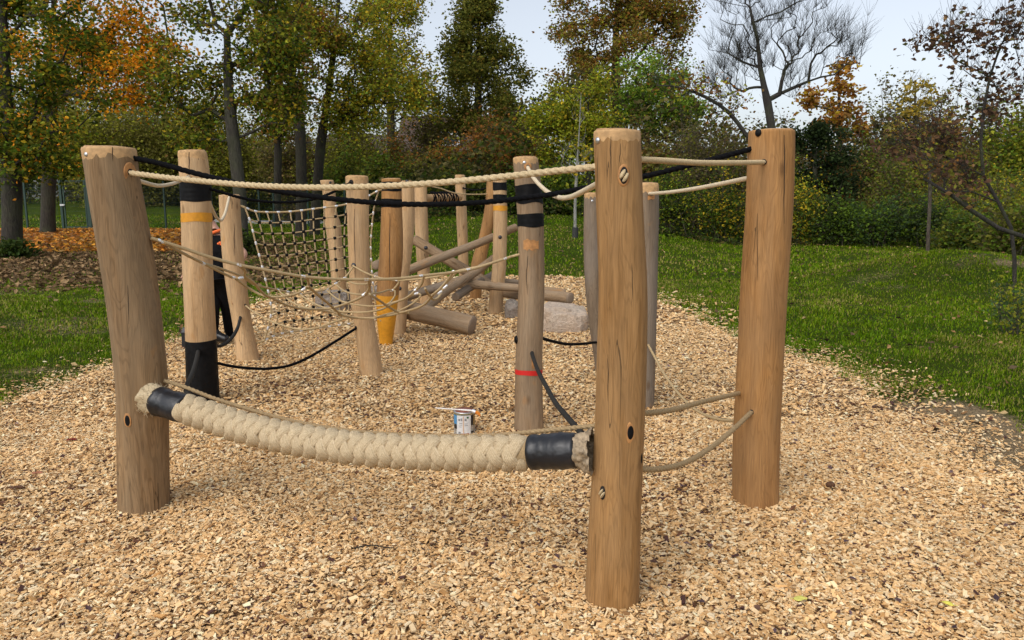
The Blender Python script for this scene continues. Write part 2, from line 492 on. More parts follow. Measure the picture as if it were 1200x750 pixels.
def lawn_mat():
    m, nt, b, out = mat('lawn'); g = NT(nt)
    o = g.obj(); c = g.n('ShaderNodeSeparateColor'); nt.links.new(g.att(), c.inputs[0])
    n1 = g.noise(o, 1.1, 4); n2 = g.noise(o, 22, 5, .7); n3 = g.noise(o, 160, 3, .7)
    gr = g.mix(g.ramp(n1, [(.35, (0, 0, 0)), (.65, (1, 1, 1))]), (.065, .125, .003), (.13, .18, .005))
    gr = g.mix(g.ramp(n2, [(.35, (.7, .7, .7)), (.7, (0, 0, 0))]), gr, (.04, .06, .005))
    gr = g.mix(.7, gr, g.ramp(n3, [(.3, (.45, .45, .4)), (.75, (1.25, 1.25, 1.1))]), 'MULTIPLY')
    dm = g.math('MULTIPLY', c.outputs[0], 1.0)
    dirt = g.mix(.7, g.ramp(n2, [(.3, (.30, .205, .11)), (.7, (.58, .435, .25))]), g.ramp(n3, [(.3, (.8, .8, .8)), (.7, (1.25, 1.25, 1.25))]), 'MULTIPLY')
    dmask = g.ramp(g.math('ADD', dm, g.math('MULTIPLY', g.math('SUBTRACT', n2, .5), .9)), [(.3, (0, 0, 0)), (.55, (1, 1, 1))])
    col = g.mix(dmask, gr, dirt)
    lm = g.ramp(g.math('ADD', c.outputs[1], g.math('MULTIPLY', g.math('SUBTRACT', n2, .5), 1.2)), [(.35, (0, 0, 0)), (.6, (1, 1, 1))])
    col = g.mix(g.math('MULTIPLY', lm, .8), col, (.11, .075, .035))
    g.set(b.inputs['Base Color'], col)
    b.inputs['Roughness'].default_value = .95; b.inputs['Specular IOR Level'].default_value = .1
    g.set(b.inputs['Normal'], g.bump(g.math('ADD', n3, n2), 1.0, .05))
    return m
LAWN = lawn_mat()
mb = MB()
xs = np.concatenate([np.linspace(-700, -40, 14), np.linspace(-38, 38, 300), np.linspace(40, 700, 14)])
ys = np.concatenate([np.linspace(-200, -8, 8), np.linspace(-6, 20, 150), np.linspace(20.4, 60, 70), np.linspace(70, 1500, 18)])
def lawn_z(X, Y):
    bump = .05 * (vnoise(X, Y, 1.3, 31) - .5) * (np.hypot(X, Y) < 60)
    sd = poly_sd(X, Y)
    return zg(X, Y) + bump * smooth(-sd / .8) - .09 * smooth((sd - .1) / .5)
grid_sheet(mb, xs, ys, lawn_z, lambda x, y: np.stack([dirtmask(x, y), littermask(x, y), 0 * x], -1))
lawn = tag(mb.build('lawn', LAWN), kind='structure')

def chip_sheet_mat():
    m, nt, b, out = mat('wood_chip_bed'); g = NT(nt)
    o = g.obj()
    warp = g.n('ShaderNodeVectorMath', operation='ADD')
    nn = g.n('ShaderNodeTexNoise'); nt.links.new(o, nn.inputs['Vector']); nn.inputs['Scale'].default_value = 25
    sc = g.n('ShaderNodeVectorMath', operation='SCALE'); nt.links.new(nn.outputs['Color'], sc.inputs[0]); sc.inputs['Scale'].default_value = .03
    nt.links.new(o, warp.inputs[0]); nt.links.new(sc.outputs[0], warp.inputs[1])
    vo = g.n('ShaderNodeTexVoronoi', feature='F1'); nt.links.new(warp.outputs[0], vo.inputs['Vector']); vo.inputs['Scale'].default_value = 48
    sp = g.n('ShaderNodeSeparateColor'); nt.links.new(vo.outputs['Color'], sp.inputs[0])
    col = g.ramp(sp.outputs[0], [(.0, (.10, .05, .025)), (.2, (.34, .18, .065)), (.5, (.62, .39, .17)), (.8, (.76, .51, .25)), (1.0, (.84, .63, .36))])
    col = g.mix(g.ramp(vo.outputs['Distance'], [(.35, (0, 0, 0)), (.75, (1, 1, 1))]), col, (.09, .045, .022))
    big = g.noise(o, .9, 3)
    col = g.mix(.5, col, g.ramp(big, [(.3, (.72, .70, .68)), (.7, (1.12, 1.1, 1.06))]), 'MULTIPLY')
    g.set(b.inputs['Base Color'], col)
    b.inputs['Roughness'].default_value = .85; b.inputs['Specular IOR Level'].default_value = .2
    g.set(b.inputs['Normal'], g.bump(g.math('SUBTRACT', g.math('MULTIPLY', sp.outputs[1], .8), vo.outputs['Distance']), .9, .03))
    return m
mb = MB()
BASES = [ground(*q) for q in ((168, 597), (717, 711), (885, 591), (619, 505), (238, 470), (436, 438), (290, 420), (752, 473), (452, 401))]
def chipbed_z(X, Y):
    heap = 0
    for q in BASES: heap = heap + .010 * np.exp(-((np.hypot(X - q[0], Y - q[1] - .1) - .09) / .085) ** 2)
    sd = poly_sd(X, Y) + edge_wobble(X, Y)
    return heap + zg(X, Y) + np.clip(sd * .16, -.12, .03) - .045 * smooth(sd / .5) + .018 * (vnoise(X, Y, 2.2, 41) - .5) + .012 * (vnoise(X, Y, 7, 42) - .5)
grid_sheet(mb, np.linspace(-9, 7.5, 380), np.linspace(-4.5, 16.5, 480), chipbed_z, lambda x, y: np.ones((x.size, 3)))
tag(mb.build('wood_chip_bed', chip_sheet_mat()), kind='structure')

def chip_mat():
    m, nt, b, out = mat('wood_chip'); g = NT(nt)
    c = g.att(); o = g.obj()
    n = g.noise(o, 260, 3, .6)
    big = g.noise(o, 1.1, 3)
    col = g.mix(.5, c, g.ramp(n, [(.3, (.74, .7, .66)), (.7, (1.15, 1.15, 1.15))]), 'MULTIPLY')
    col = g.mix(.5, col, g.ramp(big, [(.3, (.78, .76, .74)), (.7, (1.12, 1.1, 1.06))]), 'MULTIPLY')
    g.set(b.inputs['Base Color'], col)
    b.inputs['Roughness'].default_value = .8; b.inputs['Specular IOR Level'].default_value = .15
    return m
def scatter_chips(mb, n, dmin, dmax, smin, smax):
    # even per square metre inside a wedge in front of the camera, plus a margin to the sides
    d = np.sqrt(rng.random(n) * (dmax ** 2 - dmin ** 2) + dmin ** 2)
    x = (rng.random(n) * 2 - 1) * (.70 * d + .5); y = d
    sd = poly_sd(x, y) + edge_wobble(x, y)
    stray = np.exp(np.minimum(sd + .05, 0) / np.where(x > 1.5, .26, .16)) * .8
    keep = (sd > 0.0) | (rng.random(n) < stray * (sd > -.9))
    x, y = x[keep], y[keep]; n = len(x)
    L = rng.uniform(smin, smax, n) * np.exp(rng.normal(-.1, .33, n)); W = L * rng.uniform(.22, .8, n); sp_ = rng.random(n) < .012; L = np.where(sp_, L * 2.2, L); W = np.where(sp_, W * .6, W); L = np.minimum(L, smax * 1.9); W = np.minimum(W, smax * .75); H = L * rng.uniform(.07, .2, n)
    yaw = rng.uniform(0, 2 * np.pi, n); tx = rng.normal(0, .28, n); ty = rng.normal(0, .28, n)
    q = np.array([[-1, -1, -1], [1, -1, -1], [1, 1, -1], [-1, 1, -1], [-1, -1, 1], [1, -1, 1], [1, 1, 1], [-1, 1, 1]]) * .5
    V = np.repeat(q[None], n, 0) * np.stack([L, W, H], -1)[:, None, :]
    jit = rng.uniform(.55, 1.15, (n, 4, 2)); V[:, :4, :2] *= jit; V[:, 4:, :2] *= jit * .93
    bend = rng.normal(0, .25, n)
    V[:, :, 2] += bend[:, None] * np.abs(V[:, :, 0]) * np.sign(rng.random(n) - .5)[:, None]
    cx, sx = np.cos(tx)[:, None], np.sin(tx)[:, None]; cy, sy = np.cos(ty)[:, None], np.sin(ty)[:, None]; cz, sz = np.cos(yaw)[:, None], np.sin(yaw)[:, None]
    X, Y, Z = V[..., 0], V[..., 1], V[..., 2]
    Y, Z = Y * cx - Z * sx, Y * sx + Z * cx
    X, Z = X * cy + Z * sy, -X * sy + Z * cy
    X, Y = X * cz - Y * sz, X * sz + Y * cz
    zb = np.maximum(chipbed_z(x, y), lawn_z(x, y) + .004)
    lift = rng.uniform(-.001, .014, n) + .25 * L * np.abs(np.sin(ty))
    V = np.stack([X + x[:, None], Y + y[:, None], Z + (zb + lift)[:, None]], -1)
    f = np.array([[4, 5, 6, 7], [0, 1, 5, 4], [1, 2, 6, 5], [2, 3, 7, 6], [3, 0, 4, 7]])
    F = (np.arange(n)[:, None, None] * 8 + f[None]).reshape(-1, 4)
    pal = np.array([(.82, .565, .292), (.765, .50, .235), (.86, .65, .385), (.69, .43, .19), (.52, .29, .11), (.88, .72, .47), (.15, .07, .04), (.085, .042, .035), (.33, .18, .075)])
    w = np.array([.26, .22, .19, .13, .05, .09, .02, .014, .03])
    patch = vnoise(x, y, 1.1, 51)
    k = rng.choice(len(pal), n, p=w / w.sum())
    dk = rng.random(n) < .14 * smooth((patch - .52) / .3)
    k = np.where(dk, rng.choice([6, 7, 8], n), k)
    C = pal[k] * rng.uniform(.82, 1.15, (n, 1))
    mb.add(V.reshape(-1, 3), F, np.repeat(np.clip(C, 0, .9), 8, 0))
mb = MB()
scatter_chips(mb, 240000, 2.0, 5.5, .014, .0265)
scatter_chips(mb, 150000, 5.4, 9.5, .017, .032)
scatter_chips(mb, 70000, 9.4, 15.8, .032, .06)
tag(mb.build('wood_chips', chip_mat(), smooth_shade=False), kind='stuff')

# grass blades ---------------------------------------------------------------
def scatter_grass(mb, n, dmin, dmax, h, wd, amax=.78):
    d = np.sqrt(rng.random(n) * (dmax ** 2 - dmin ** 2) + dmin ** 2)
    x = (rng.random(n) * 2 - 1) * (amax * d + .4); y = d
    sd = poly_sd(x, y) + edge_wobble(x, y)
    dm = dirtmask(x, y); lm = littermask(x, y)
    tuft = vnoise(x, y, 3.1, 61)
    keep = (sd < .02) & ~((y > 37.8) & (y < 43.7) & (x > -14.6) & (x < -.9)) & (rng.random(n) > dm * 1.35 - .15 * (tuft > .6)) & (rng.random(n) > lm * .75) & (rng.random(n) < .45 + .8 * tuft)
    x, y, tuft = x[keep], y[keep], tuft[keep]; n = len(x)
    H = h * rng.uniform(.45, 1.25, n) * (.6 + .8 * tuft); yaw = rng.uniform(0, 2 * np.pi, n); lean = rng.uniform(.2, 1.0, n)
    Wd = wd * rng.uniform(.6, 1.3, n)
    z = lawn_z(x, y) - .004
    ax, ay = np.cos(yaw), np.sin(yaw); lx, ly = -ay, ax
    b = np.stack([x, y, z], -1)
    v0 = b + np.stack([ax * Wd, ay * Wd, 0 * x], -1); v1 = b - np.stack([ax * Wd, ay * Wd, 0 * x], -1)
    mid = b + np.stack([lx * H * lean * .3, ly * H * lean * .3, H * .62], -1)
    v2 = mid - np.stack([ax * Wd, ay * Wd, 0 * x], -1) * .8; v3 = mid + np.stack([ax * Wd, ay * Wd, 0 * x], -1) * .8
    v4 = b + np.stack([lx * H * lean, ly * H * lean, H * (1.05 - .35 * lean)], -1)
    V = np.stack([v0, v1, v2, v3, v4], 1).reshape(-1, 3)
    i = np.arange(n)[:, None] * 5
    pal = np.array([(.072, .140, .002), (.105, .175, .002), (.05, .10, .002), (.155, .20, .008), (.25, .21, .06)])
    big = np.maximum(vnoise(x, y, .35, 71), .95 * np.exp(-(((x - 8.2) / 3.2) ** 2 + ((y - 13.8) / 2.6) ** 2)))
    k = np.where(rng.random(n) < big * .9, rng.choice([1, 3, 4], n, p=[.6, .3, .1]), rng.choice([0, 1, 2, 3], n, p=[.4, .25, .25, .1]))
    dry = smooth((vnoise(x, y, .75, 73) - .5) / .3) * .42 + .06
    k = np.where(rng.random(n) < dry, rng.choice([3, 4, 4], n), k)
    C = np.repeat(pal[k] * rng.uniform(.75, 1.2, (n, 1)), 5, 0)
    mb.v.append(V); mb.f.append((i + np.array([[0, 1, 2, 3]])) + mb.n); mb.m.append(np.zeros(n, int)); mb.c.append(C)
    mb.f.append((i + np.array([[3, 2, 4]])) + mb.n); mb.m.append(np.zeros(n, int)); mb.n += len(V)
mb = MB()
scatter_grass(mb, 150000, 3.6, 8.5, .034, .0035)
scatter_grass(mb, 170000, 8.2, 15, .046, .006)
scatter_grass(mb, 130000, 14.5, 32, .06, .012)
scatter_grass(mb, 50000, 31.5, 37.5, .09, .02)
scatter_grass(mb, 30000, 44, 52, .11, .03)
tag(mb.build('grass', BLADE, smooth_shade=False), kind='stuff')

# leaves ---------------------------------------------------------------------
LV = np.array([[0, -.5, 0], [.34, -.08, .10], [0, .55, -.03], [-.34, -.08, .10]])
def leaf_block(mb, pos, size, pal, w=None, flat=0.0, jitter=.22):
    """4-vertex leaves with a folded midrib at pos; flat 0 = any direction, 1 = lying down"""
    n = len(pos)
    if n == 0: return
    size = np.broadcast_to(size, (n,)) * rng.uniform(.65, 1.35, n)
    a = rng.uniform(0, 2 * np.pi, n)
    z = rng.uniform(-1, 1, n) * (1 - flat) + flat * np.where(rng.random(n) < .5, 1, 1)
    z = np.clip(z + rng.normal(0, .08, n), -1, 1)
    r = np.sqrt(1 - z * z); b = rng.uniform(0, 2 * np.pi, n)
    nrm = np.stack([r * np.cos(b), r * np.sin(b), z], -1)
    t = np.stack([np.cos(a), np.sin(a), rng.normal(0, .25, n)], -1)
    t -= nrm * (t * nrm).sum(1)[:, None]; t /= np.linalg.norm(t, axis=1)[:, None] + 1e-9
    s_ = np.cross(nrm, t)
    V = pos[:, None, :] + size[:, None, None] * (LV[None, :, 0, None] * s_[:, None, :] + LV[None, :, 1, None] * t[:, None, :] + LV[None, :, 2, None] * nrm[:, None, :])
    i = np.arange(n)[:, None] * 4
    pal = np.asarray(pal)
    k = rng.choice(len(pal), n, p=None if w is None else np.asarray(w) / np.sum(w))
    C = pal[k] * np.exp(rng.normal(0, jitter, (n, 1)))
    mb.v.append(V.reshape(-1, 3)); mb.c.append(np.repeat(C, 4, 0))
    mb.f.append(i + np.array([[0, 1, 2]]) + mb.n); mb.m.append(np.zeros(n, int))
    mb.f.append(i + np.array([[0, 2, 3]]) + mb.n); mb.m.append(np.zeros(n, int)); mb.n += n * 4

mb = MB()
n = 42000
d = np.sqrt(rng.random(n) * (30.8 ** 2 - 11 ** 2) + 11 ** 2); x = -d * rng.uniform(.12, .82, n)
k = (rng.random(n) < littermask(x, d) * 1.1) & (poly_sd(x, d) < -.2)
x, d = x[k], d[k]
pos = np.stack([x, d, lawn_z(x, d) + rng.uniform(.012, .05, len(x))], -1)
near = (d < 21) | (x / d > -.40)
leaf_block(mb, pos[~near], .17, [(.42, .165, .025), (.31, .12, .025), (.48, .23, .03), (.17, .085, .035), (.34, .2, .07)], flat=.82)
leaf_block(mb, pos[near], .11, [(.13, .078, .036), (.10, .06, .028), (.17, .105, .046), (.07, .045, .023), (.23, .15, .075)], flat=.82)
# loose leaves over the lawn
n = 5200
d = np.sqrt(rng.random(n) * (27 ** 2 - 5 ** 2) + 5 ** 2); x = d * rng.uniform(-.75, .75, n)
k = (poly_sd(x, d) < -.1) & (rng.random(n) < .15 + 1.3 * vnoise(x, d, .5, 77) ** 2); x, d = x[k], d[k]
pos = np.stack([x, d, lawn_z(x, d) + .045], -1)
leaf_block(mb, pos, .065, [(.24, .14, .06), (.16, .085, .035), (.32, .23, .11), (.07, .045, .025), (.05, .035, .02)], flat=.85)
tag(mb.build('leaf_litter', LITTER, smooth_shade=False), kind='stuff')
mb = MB()
n = 900
d = np.sqrt(rng.random(n) * (9 ** 2 - 2.1 ** 2) + 2.1 ** 2); x = d * rng.uniform(-.68, .68, n)
k = (poly_sd(x, d) > .1) & (rng.random(n) < .25 + .75 * (x > .5)); x, d = x[k], d[k]
pos = np.stack([x, d, chipbed_z(x, d) + rng.uniform(.016, .026, len(x))], -1)
leaf_block(mb, pos, .032, [(.07, .045, .05), (.10, .06, .06), (.14, .09, .09), (.09, .05, .035)], flat=.9)
tag(mb.build('dark_bark_flakes', LITTER, smooth_shade=False), kind='stuff')

# road behind the fence
mb = MB()
xs = np.linspace(-14.5, -1, 16)
grid_sheet(mb, xs, np.array([38.0, 43.5]), lambda X, Y: zg(X, Y) + .03, lambda x, y: np.ones((x.size, 3)))
tag(mb.build('road', plain('asphalt', (.16, .16, .165), .9, noise=(8, .2))), kind='structure')
mb = MB()
for i in range(14):
    x0 = -15 + i
    box(mb, (x0 + .5, 37.9, float(zg(x0 + .5, 37.9)) + .07), (.99, .15, .14))
tag(mb.build('kerb', plain('concrete_kerb', (.42, .42, .41), .9, noise=(15, .15)), smooth_shade=False), kind='structure')
exec_marker = 0

# ------------------------------------------------------------------ posts
class Post:
    """a round timber lofted through measured widths; .surf() finds a point of its bark side, .ring() a collar round it"""
    def __init__(s, name, label, rows, bottom, material, end=None, ragged=.03, seed=0, group='timber posts of the rope course', chamfer=.03, rim=True, d=None):
        r = np.random.default_rng(seed + 100)
        g0 = ground((rows[-1][1] + rows[-1][2]) / 2, bottom)
        half = (rows[-1][2] - rows[-1][1]) / 2 / FPX * zdepth(g0)
        s.d = (g0[1] + half) if d is None else d
        C = []; R = []
        for py, xl, xr in rows:
            p = P((xl + xr) / 2, py, s.d)
            C.append(p); R.append((xr - xl) / 2 / FPX * zdepth(p))
        C = np.array(C); R = np.array(R)
        gz = float(zg(C[-1][0], s.d))
        # carry on into the ground
        k = (C[-1] - C[-2]) / max(1e-6, (C[-2][2] - C[-1][2]))
        dz = C[-1][2] - (gz - .15)
        C = np.vstack([C, C[-1] + np.array([k[0] * min(dz, .3), 0, -dz])]); R = np.append(R, R[-1])
        D = catmull(np.column_stack([C, R]), 40)
        s.C = D[:, :3]; s.R = D[:, 3]
        s.z = s.C[:, 2]
        s.base = np.array([np.interp(gz, s.z[::-1], s.C[::-1, 0]), s.d, gz])
        s.seed = seed
        s.ph = r.uniform(0, 6.28, 6); s.am = r.uniform(.3, 1, 6)
        s.e = empty(name, s.base, label, 'post', group)
        SEG = 60
        th = np.linspace(0, 2 * np.pi, SEG, endpoint=False)
        zt = s.z[0]
        mb = MB()
        zs = np.concatenate([[zt - chamfer], np.linspace(zt - chamfer - ragged * 1.2, s.z[-1] + .001, 44)])
        V = np.array([s.pt(z, th) for z in zs])
        # ragged lower edge of the planed rim
        rag = ragged * (.45 + .3 * np.sin(th * 2 + s.ph[0]) * np.cos(th + s.ph[1]) + .22 * np.abs(np.sin(th * 7 + s.ph[2])) + .18 * np.sin(th * 11 + s.ph[3]) + .3 * r.random(SEG))
        V[0] = np.array([s.pt(zt - chamfer - q * (1 if rim else 0), [t])[0] for q, t in zip(rag, th)])
        V = V.reshape(-1, 3)
        m = len(zs)
        i = np.arange(m - 1)[:, None] * SEG; j = np.arange(SEG)[None, :]; j2 = (j + 1) % SEG
        mb.add(V, np.stack([i + j, i + SEG + j, i + SEG + j2, i + j2], -1).reshape(-1, 4))
        # rim and top
        edge = V[:SEG]
        up = np.array([s.pt(zt - chamfer * .75, th), s.pt(zt - chamfer * .3, th, .975), s.pt(zt - .004, th, .91), s.pt(zt, th, .86)])
        up[3, :, 2] += .004 * np.sin(th + s.ph[2])
        W = np.vstack([edge] + list(up) + [s.pt(zt + .003, th, .45), s.pt(zt + .004, th, .02)])
        nr = 7
        i = np.arange(nr - 1)[:, None] * SEG
        F = np.stack([i + j, i + j2, i + SEG + j2, i + SEG + j], -1).reshape(-1, 4)
        F = F[:, ::-1]
        mi = np.repeat([1 if rim else 0, 1 if rim else 0, 1, 2, 2, 2], SEG)
        mb.add(W, F); mb.m[-1] = mi
        s.shaft = mb.build('shaft', [material, RIM, end or END], s.e)
    def rad(s, z, th):
        th = np.asarray(th, float)
        b = np.interp(z, s.z[::-1], s.R[::-1])
        w = 1 + .014 * s.am[0] * np.cos(2 * th + s.ph[0] + .8 * z) + .010 * s.am[1] * np.cos(3 * th + s.ph[1] - 1.7 * z) + .006 * s.am[2] * np.cos(7 * th + s.ph[2] + 2 * z) \
            + .012 * s.am[3] * math.sin(5.1 * z + s.ph[3]) + .010 * s.am[4] * np.cos(th + s.ph[4]) * math.sin(9 * z + s.ph[5])
        return b * w
    def cen(s, z):
        return np.array([np.interp(z, s.z[::-1], s.C[::-1, 0]), s.d, z])
    def pt(s, z, th, k=1.0, off=0.0):
        th = np.asarray(th, float)
        r = s.rad(z, th) * k + off
        c = s.cen(z)
        return np.stack([c[0] + r * np.cos(th), c[1] + r * np.sin(th), np.full(len(th), z)], -1)
    def surf(s, px, py, off=0.0):
        """front surface point seen at a pixel, and its outward normal"""
        r = ray(px, py); d = s.d - .1
        for _ in range(12):
            p = CAMP + r * (d / r[1])
            c = s.cen(p[2]); R = float(s.rad(p[2], [-math.pi / 2])[0])
            f = np.array([c[0], c[1]]); f = f / np.linalg.norm(f); rt = np.array([f[1], -f[0]])
            u = float(np.dot(p[:2] - c[:2], rt)) / R
            u = max(-.985, min(.985, u))
            q = c[:2] + R * (u * rt - math.sqrt(1 - u * u) * f)
            d = d + (q[1] - p[1]) * .9
        nrm = np.array([*(u * rt - math.sqrt(1 - u * u) * f), 0.0])
        P3 = np.array([q[0], q[1], p[2]])
        return P3 + nrm * off, nrm
    def zat(s, py):
        return float(P(600, py, s.d)[2])
    def band(s, py0, py1, material, name='painted_band', label=None, off=.0022, wob=.004, seed=0):
        r = np.random.default_rng(seed + 5)
        f = s.d / (s.d - float(np.interp(s.zat(py0), s.z[::-1], s.R[::-1])))
        # the band is read off the front of the post, a radius nearer than its axis
        z0 = CAM_H + (P(600, py0, s.d)[2] - CAM_H) / f; z1 = CAM_H + (P(600, py1, s.d)[2] - CAM_H) / f
        SEG = 40; th = np.linspace(0, 2 * np.pi, SEG, endpoint=False)
        m = max(3, int((z0 - z1) / .03) + 2)
        zs = np.linspace(z0, z1, m)
        w0 = wob * np.sin(th * 2 + r.uniform(0, 6)); w1 = wob * np.sin(th * 3 + r.uniform(0, 6))
        rows = []
        for a, z in enumerate(zs):
            V = s.pt(z, th, 1, off); t = a / (m - 1)
            V[:, 2] += w0 * (1 - t) + w1 * t
            rows.append(V)
        V = np.vstack(rows)
        i = np.arange(m - 1)[:, None] * SEG; j = np.arange(SEG)[None, :]; j2 = (j + 1) % SEG
        mb = MB(); mb.add(V, np.stack([i + j, i + SEG + j, i + SEG + j2, i + j2], -1).reshape(-1, 4))
        o = mb.build(name, material, s.e)
        if label: o['label'] = label
        return o
    def bolt(s, px, py, r=.011, material=None, name='bolt'):
        p, nn = s.surf(px, py)
        M = basis(nn); mb = MB()
        ellipsoid(mb, p, (r, r, r * .55), M)
        return mb.build(name, material or METAL, s.e)
    def hole(s, px, py, w=.016, h=.026, material=None, name='rope_hole', halo=None, depth=.004):
        p, nn = s.surf(px, py)
        M = basis(nn); mb = MB()
        ellipsoid(mb, p, (w, h, depth), M, 20, 8)
        o = mb.build(name, material or HOLE, s.e)
        if halo:
            mb = MB(); ellipsoid(mb, p, (w * halo[0], h * halo[1], depth * .55), M, 20, 8)
            mb.build('hole_collar', STAIN, s.e)
        return o

pA = Post('wooden_post', 'weathered thick post at the left, bending left towards its top, nearest on that side', [(172, 97.5, 156.5), (200, 102, 160), (250, 110, 169), (300, 118.5, 178), (370, 130, 187), (450, 138.5, 194.5), (520, 140, 196), (592, 141, 197)], 603, W_GREY, seed=1, ragged=.04, chamfer=.022)
pB = Post('wooden_post', 'nearest tan post, in front of all others, with rope knots in oval holes', [(152, 695, 750.5), (200, 696.5, 752), (260, 699, 754), (340, 701.5, 758), (430, 699, 757), (530, 695.5, 754), (600, 691, 751), (703, 686, 748.5)], 717, W_TAN, seed=2, ragged=.028, chamfer=.018)
pC = Post('wooden_post', 'warm tan upright post at the right with a round black plug at its top corner', [(152, 878.5, 931), (200, 876.5, 930), (240, 875, 928.5), (340, 868, 922), (430, 864, 916.5), (530, 859, 912), (586, 858.5, 911.5)], 596, W_WARM, seed=3, rim=False, chamfer=.02)
pD = Post('wooden_post', 'pale post with a black and an orange band up high and a black painted foot', [(176, 209, 241), (200, 211, 244.5), (250, 213.5, 247), (300, 214.5, 248), (400, 218.5, 252.5), (466, 221, 255.5)], 473, W_PALE, seed=4, chamfer=.04)
pE = Post('wooden_post', 'short pale post flaring at its foot, directly right of the worker', [(228, 257, 280.5), (260, 258.5, 282), (300, 261, 285), (345, 267, 290), (380, 273, 295), (416, 277.5, 303)], 423, W_PALE, seed=5, rim=False, chamfer=.015)
pF = Post('wooden_post', 'thin crooked pale post with a slanted top behind the climbing net', [(211, 375, 391), (225, 378, 393), (250, 379.5, 395), (262, 381, 399), (290, 385, 401), (345, 390, 407)], 352, W_PALE, seed=6, rim=False, chamfer=.03)
pG = Post('wooden_post', 'peeled tan post with its foot bent to the right, just right of the climbing net', [(206, 405, 431), (240, 406.5, 432), (300, 408.5, 433), (360, 412, 436.5), (385, 416, 440), (434, 422.5, 449)], 441, W_PALE, seed=7, chamfer=.02)
pH = Post('wooden_post', 'reddish tan post with black bands at its top and an orange foot', [(209, 447, 470), (240, 447, 471), (300, 445, 472), (347, 441.5, 467), (380, 442.5, 463), (399, 445, 460)], 404, W_WARM, seed=8, rim=False, chamfer=.02)
pI = Post('wooden_post', 'slim pale post close behind the orange-footed post', [(212, 470, 485.5), (260, 470, 486), (330, 466, 479), (385, 461, 476)], 391, W_PALE, seed=9, rim=False, chamfer=.015)
pJ = Post('wooden_post', 'pale post at the left end of the crossed logs, holding the level beam', [(213, 485, 500), (260, 486, 501.5), (330, 490, 504.5), (352, 492, 507)], 357, W_PALE, seed=10, rim=False, chamfer=.015)
pK = Post('wooden_post', 'farthest thin upright post in the middle, behind the crossed logs', [(205, 533, 545), (260, 535, 547.5), (330, 538, 549.5), (341, 538, 550)], 345, W_PALE, seed=11, rim=False, chamfer=.015)
pL = Post('wooden_post', 'tan post leaning strongly to the right behind the crossed logs', [(206, 570.5, 587), (240, 568.5, 584), (280, 560.5, 575), (310, 552, 569), (345, 550.5, 564)], 350, W_WARM, seed=12, rim=False, chamfer=.02)
pM = Post('wooden_post', 'slim pale post with two black bands and one thin orange band behind the crossed logs', [(208, 577.5, 593.5), (250, 578, 594.5), (310, 577, 593), (361, 572, 589)], 367, W_PALE, seed=13, rim=False, chamfer=.015)
pN = Post('wooden_post', 'weathered post in the middle with two wide black bands and a thin red tape ring', [(184, 601, 630), (215, 603.5, 634), (260, 606.5, 637), (330, 607.5, 638), (430, 604, 635.5), (500, 602.5, 637)], 508, W_MID, seed=14, chamfer=.02)
pO = Post('wooden_post', 'dark grey crooked post half hidden behind the left side of the nearest post', [(226, 684.5, 702), (300, 684, 705), (350, 687, 709), (395, 692.5, 714), (440, 699, 721)], 446, W_DARK, seed=15, chamfer=.02)
pP = Post('wooden_post', 'grey-brown post with a rounded pale top just behind the right side of the nearest post', [(214, 744, 772), (250, 744, 772), (330, 742, 770.5), (400, 740, 768.5), (468, 737.5, 766.5)], 477, W_DARK, seed=16, chamfer=.05)
# bands
pD.band(211, 236, RUBBER, label='wide black band', seed=1); pD.band(249.5, 260, ORANGE, label='thin orange band', seed=2); pD.band(401, 475, RUBBER, label='black painted foot', seed=3, wob=.003)
pH.band(213, 224, RUBBER, label='upper black band', seed=4); pH.band(233, 243, RUBBER, label='lower black band', seed=5); pH.band(347, 407, ORANGE, label='orange painted foot', seed=6)
pM.band(213.5, 223, RUBBER, label='upper black band', seed=7); pM.band(228, 233.5, RUBBER, label='lower black band', seed=8); pM.band(241, 247, ORANGE, label='thin orange band', seed=9)
pN.band(216.5, 238, RUBBER, label='upper black band', seed=10, wob=.007); pN.band(250.5, 266, RUBBER, label='lower black band', seed=11); pN.band(435, 440.5, REDTAPE, name='tape_ring', label='thin red tape ring', seed=12, off=.003, wob=.003)
# stains with a shape of their own
def stain(post, pts, label=None):
    mb = MB(); V = []
    for px, py in pts:
        p, nn = post.surf(px, py, .0018); V.append(p)
    n = len(V) // 2
    F = [[i, i + 1, n + i + 1, n + i] for i in range(n - 1)]
    mb.add(V, F); mb.build('wood_stain', STAIN, post.e)
def stain_grid(post, x0, x1, y0, y1, seed=0):
    r = np.random.default_rng(seed); nx = 9
    xs_ = np.linspace(x0, x1, nx); w = (y1 - y0) * .16
    stain(post, [(x_, y1 + r.uniform(-w, w)) for x_ in xs_] + [(x_, y0 + r.uniform(-w, w)) for x_ in xs_])
stain_grid(pN, 613.5, 631, 281, 293, 2)
stain_grid(pN, 623, 627, 418, 432, 3)
stain_grid(pA, 156.5, 161.5, 253, 268, 4)
stain_grid(pP, 759, 767, 229, 234, 5)
def crack(post, x0, y0, y1, w, seed):
    r = np.random.default_rng(seed); n = 12; ys_ = np.linspace(y0, y1, n); xs_ = x0 + np.cumsum(r.normal(0, .25, n)); t = np.linspace(0, 1, n)
    wd = w * (.35 + np.sin(np.pi * np.clip(t * .9 + .12, 0, 1)))
    mb = MB(); A = [post.surf(a - q / 2, y_, .0012)[0] for a, y_, q in zip(xs_, ys_, wd)]; B = [post.surf(a + q / 2, y_, .0012)[0] for a, y_, q in zip(xs_, ys_, wd)]
    mb.add(A + B, [[i, i + 1, n + i + 1, n + i] for i in range(n - 1)]); mb.build('drying_crack', CRACK, post.e)
CRACK = plain('crack_shadow', (.035, .02, .01), .95)
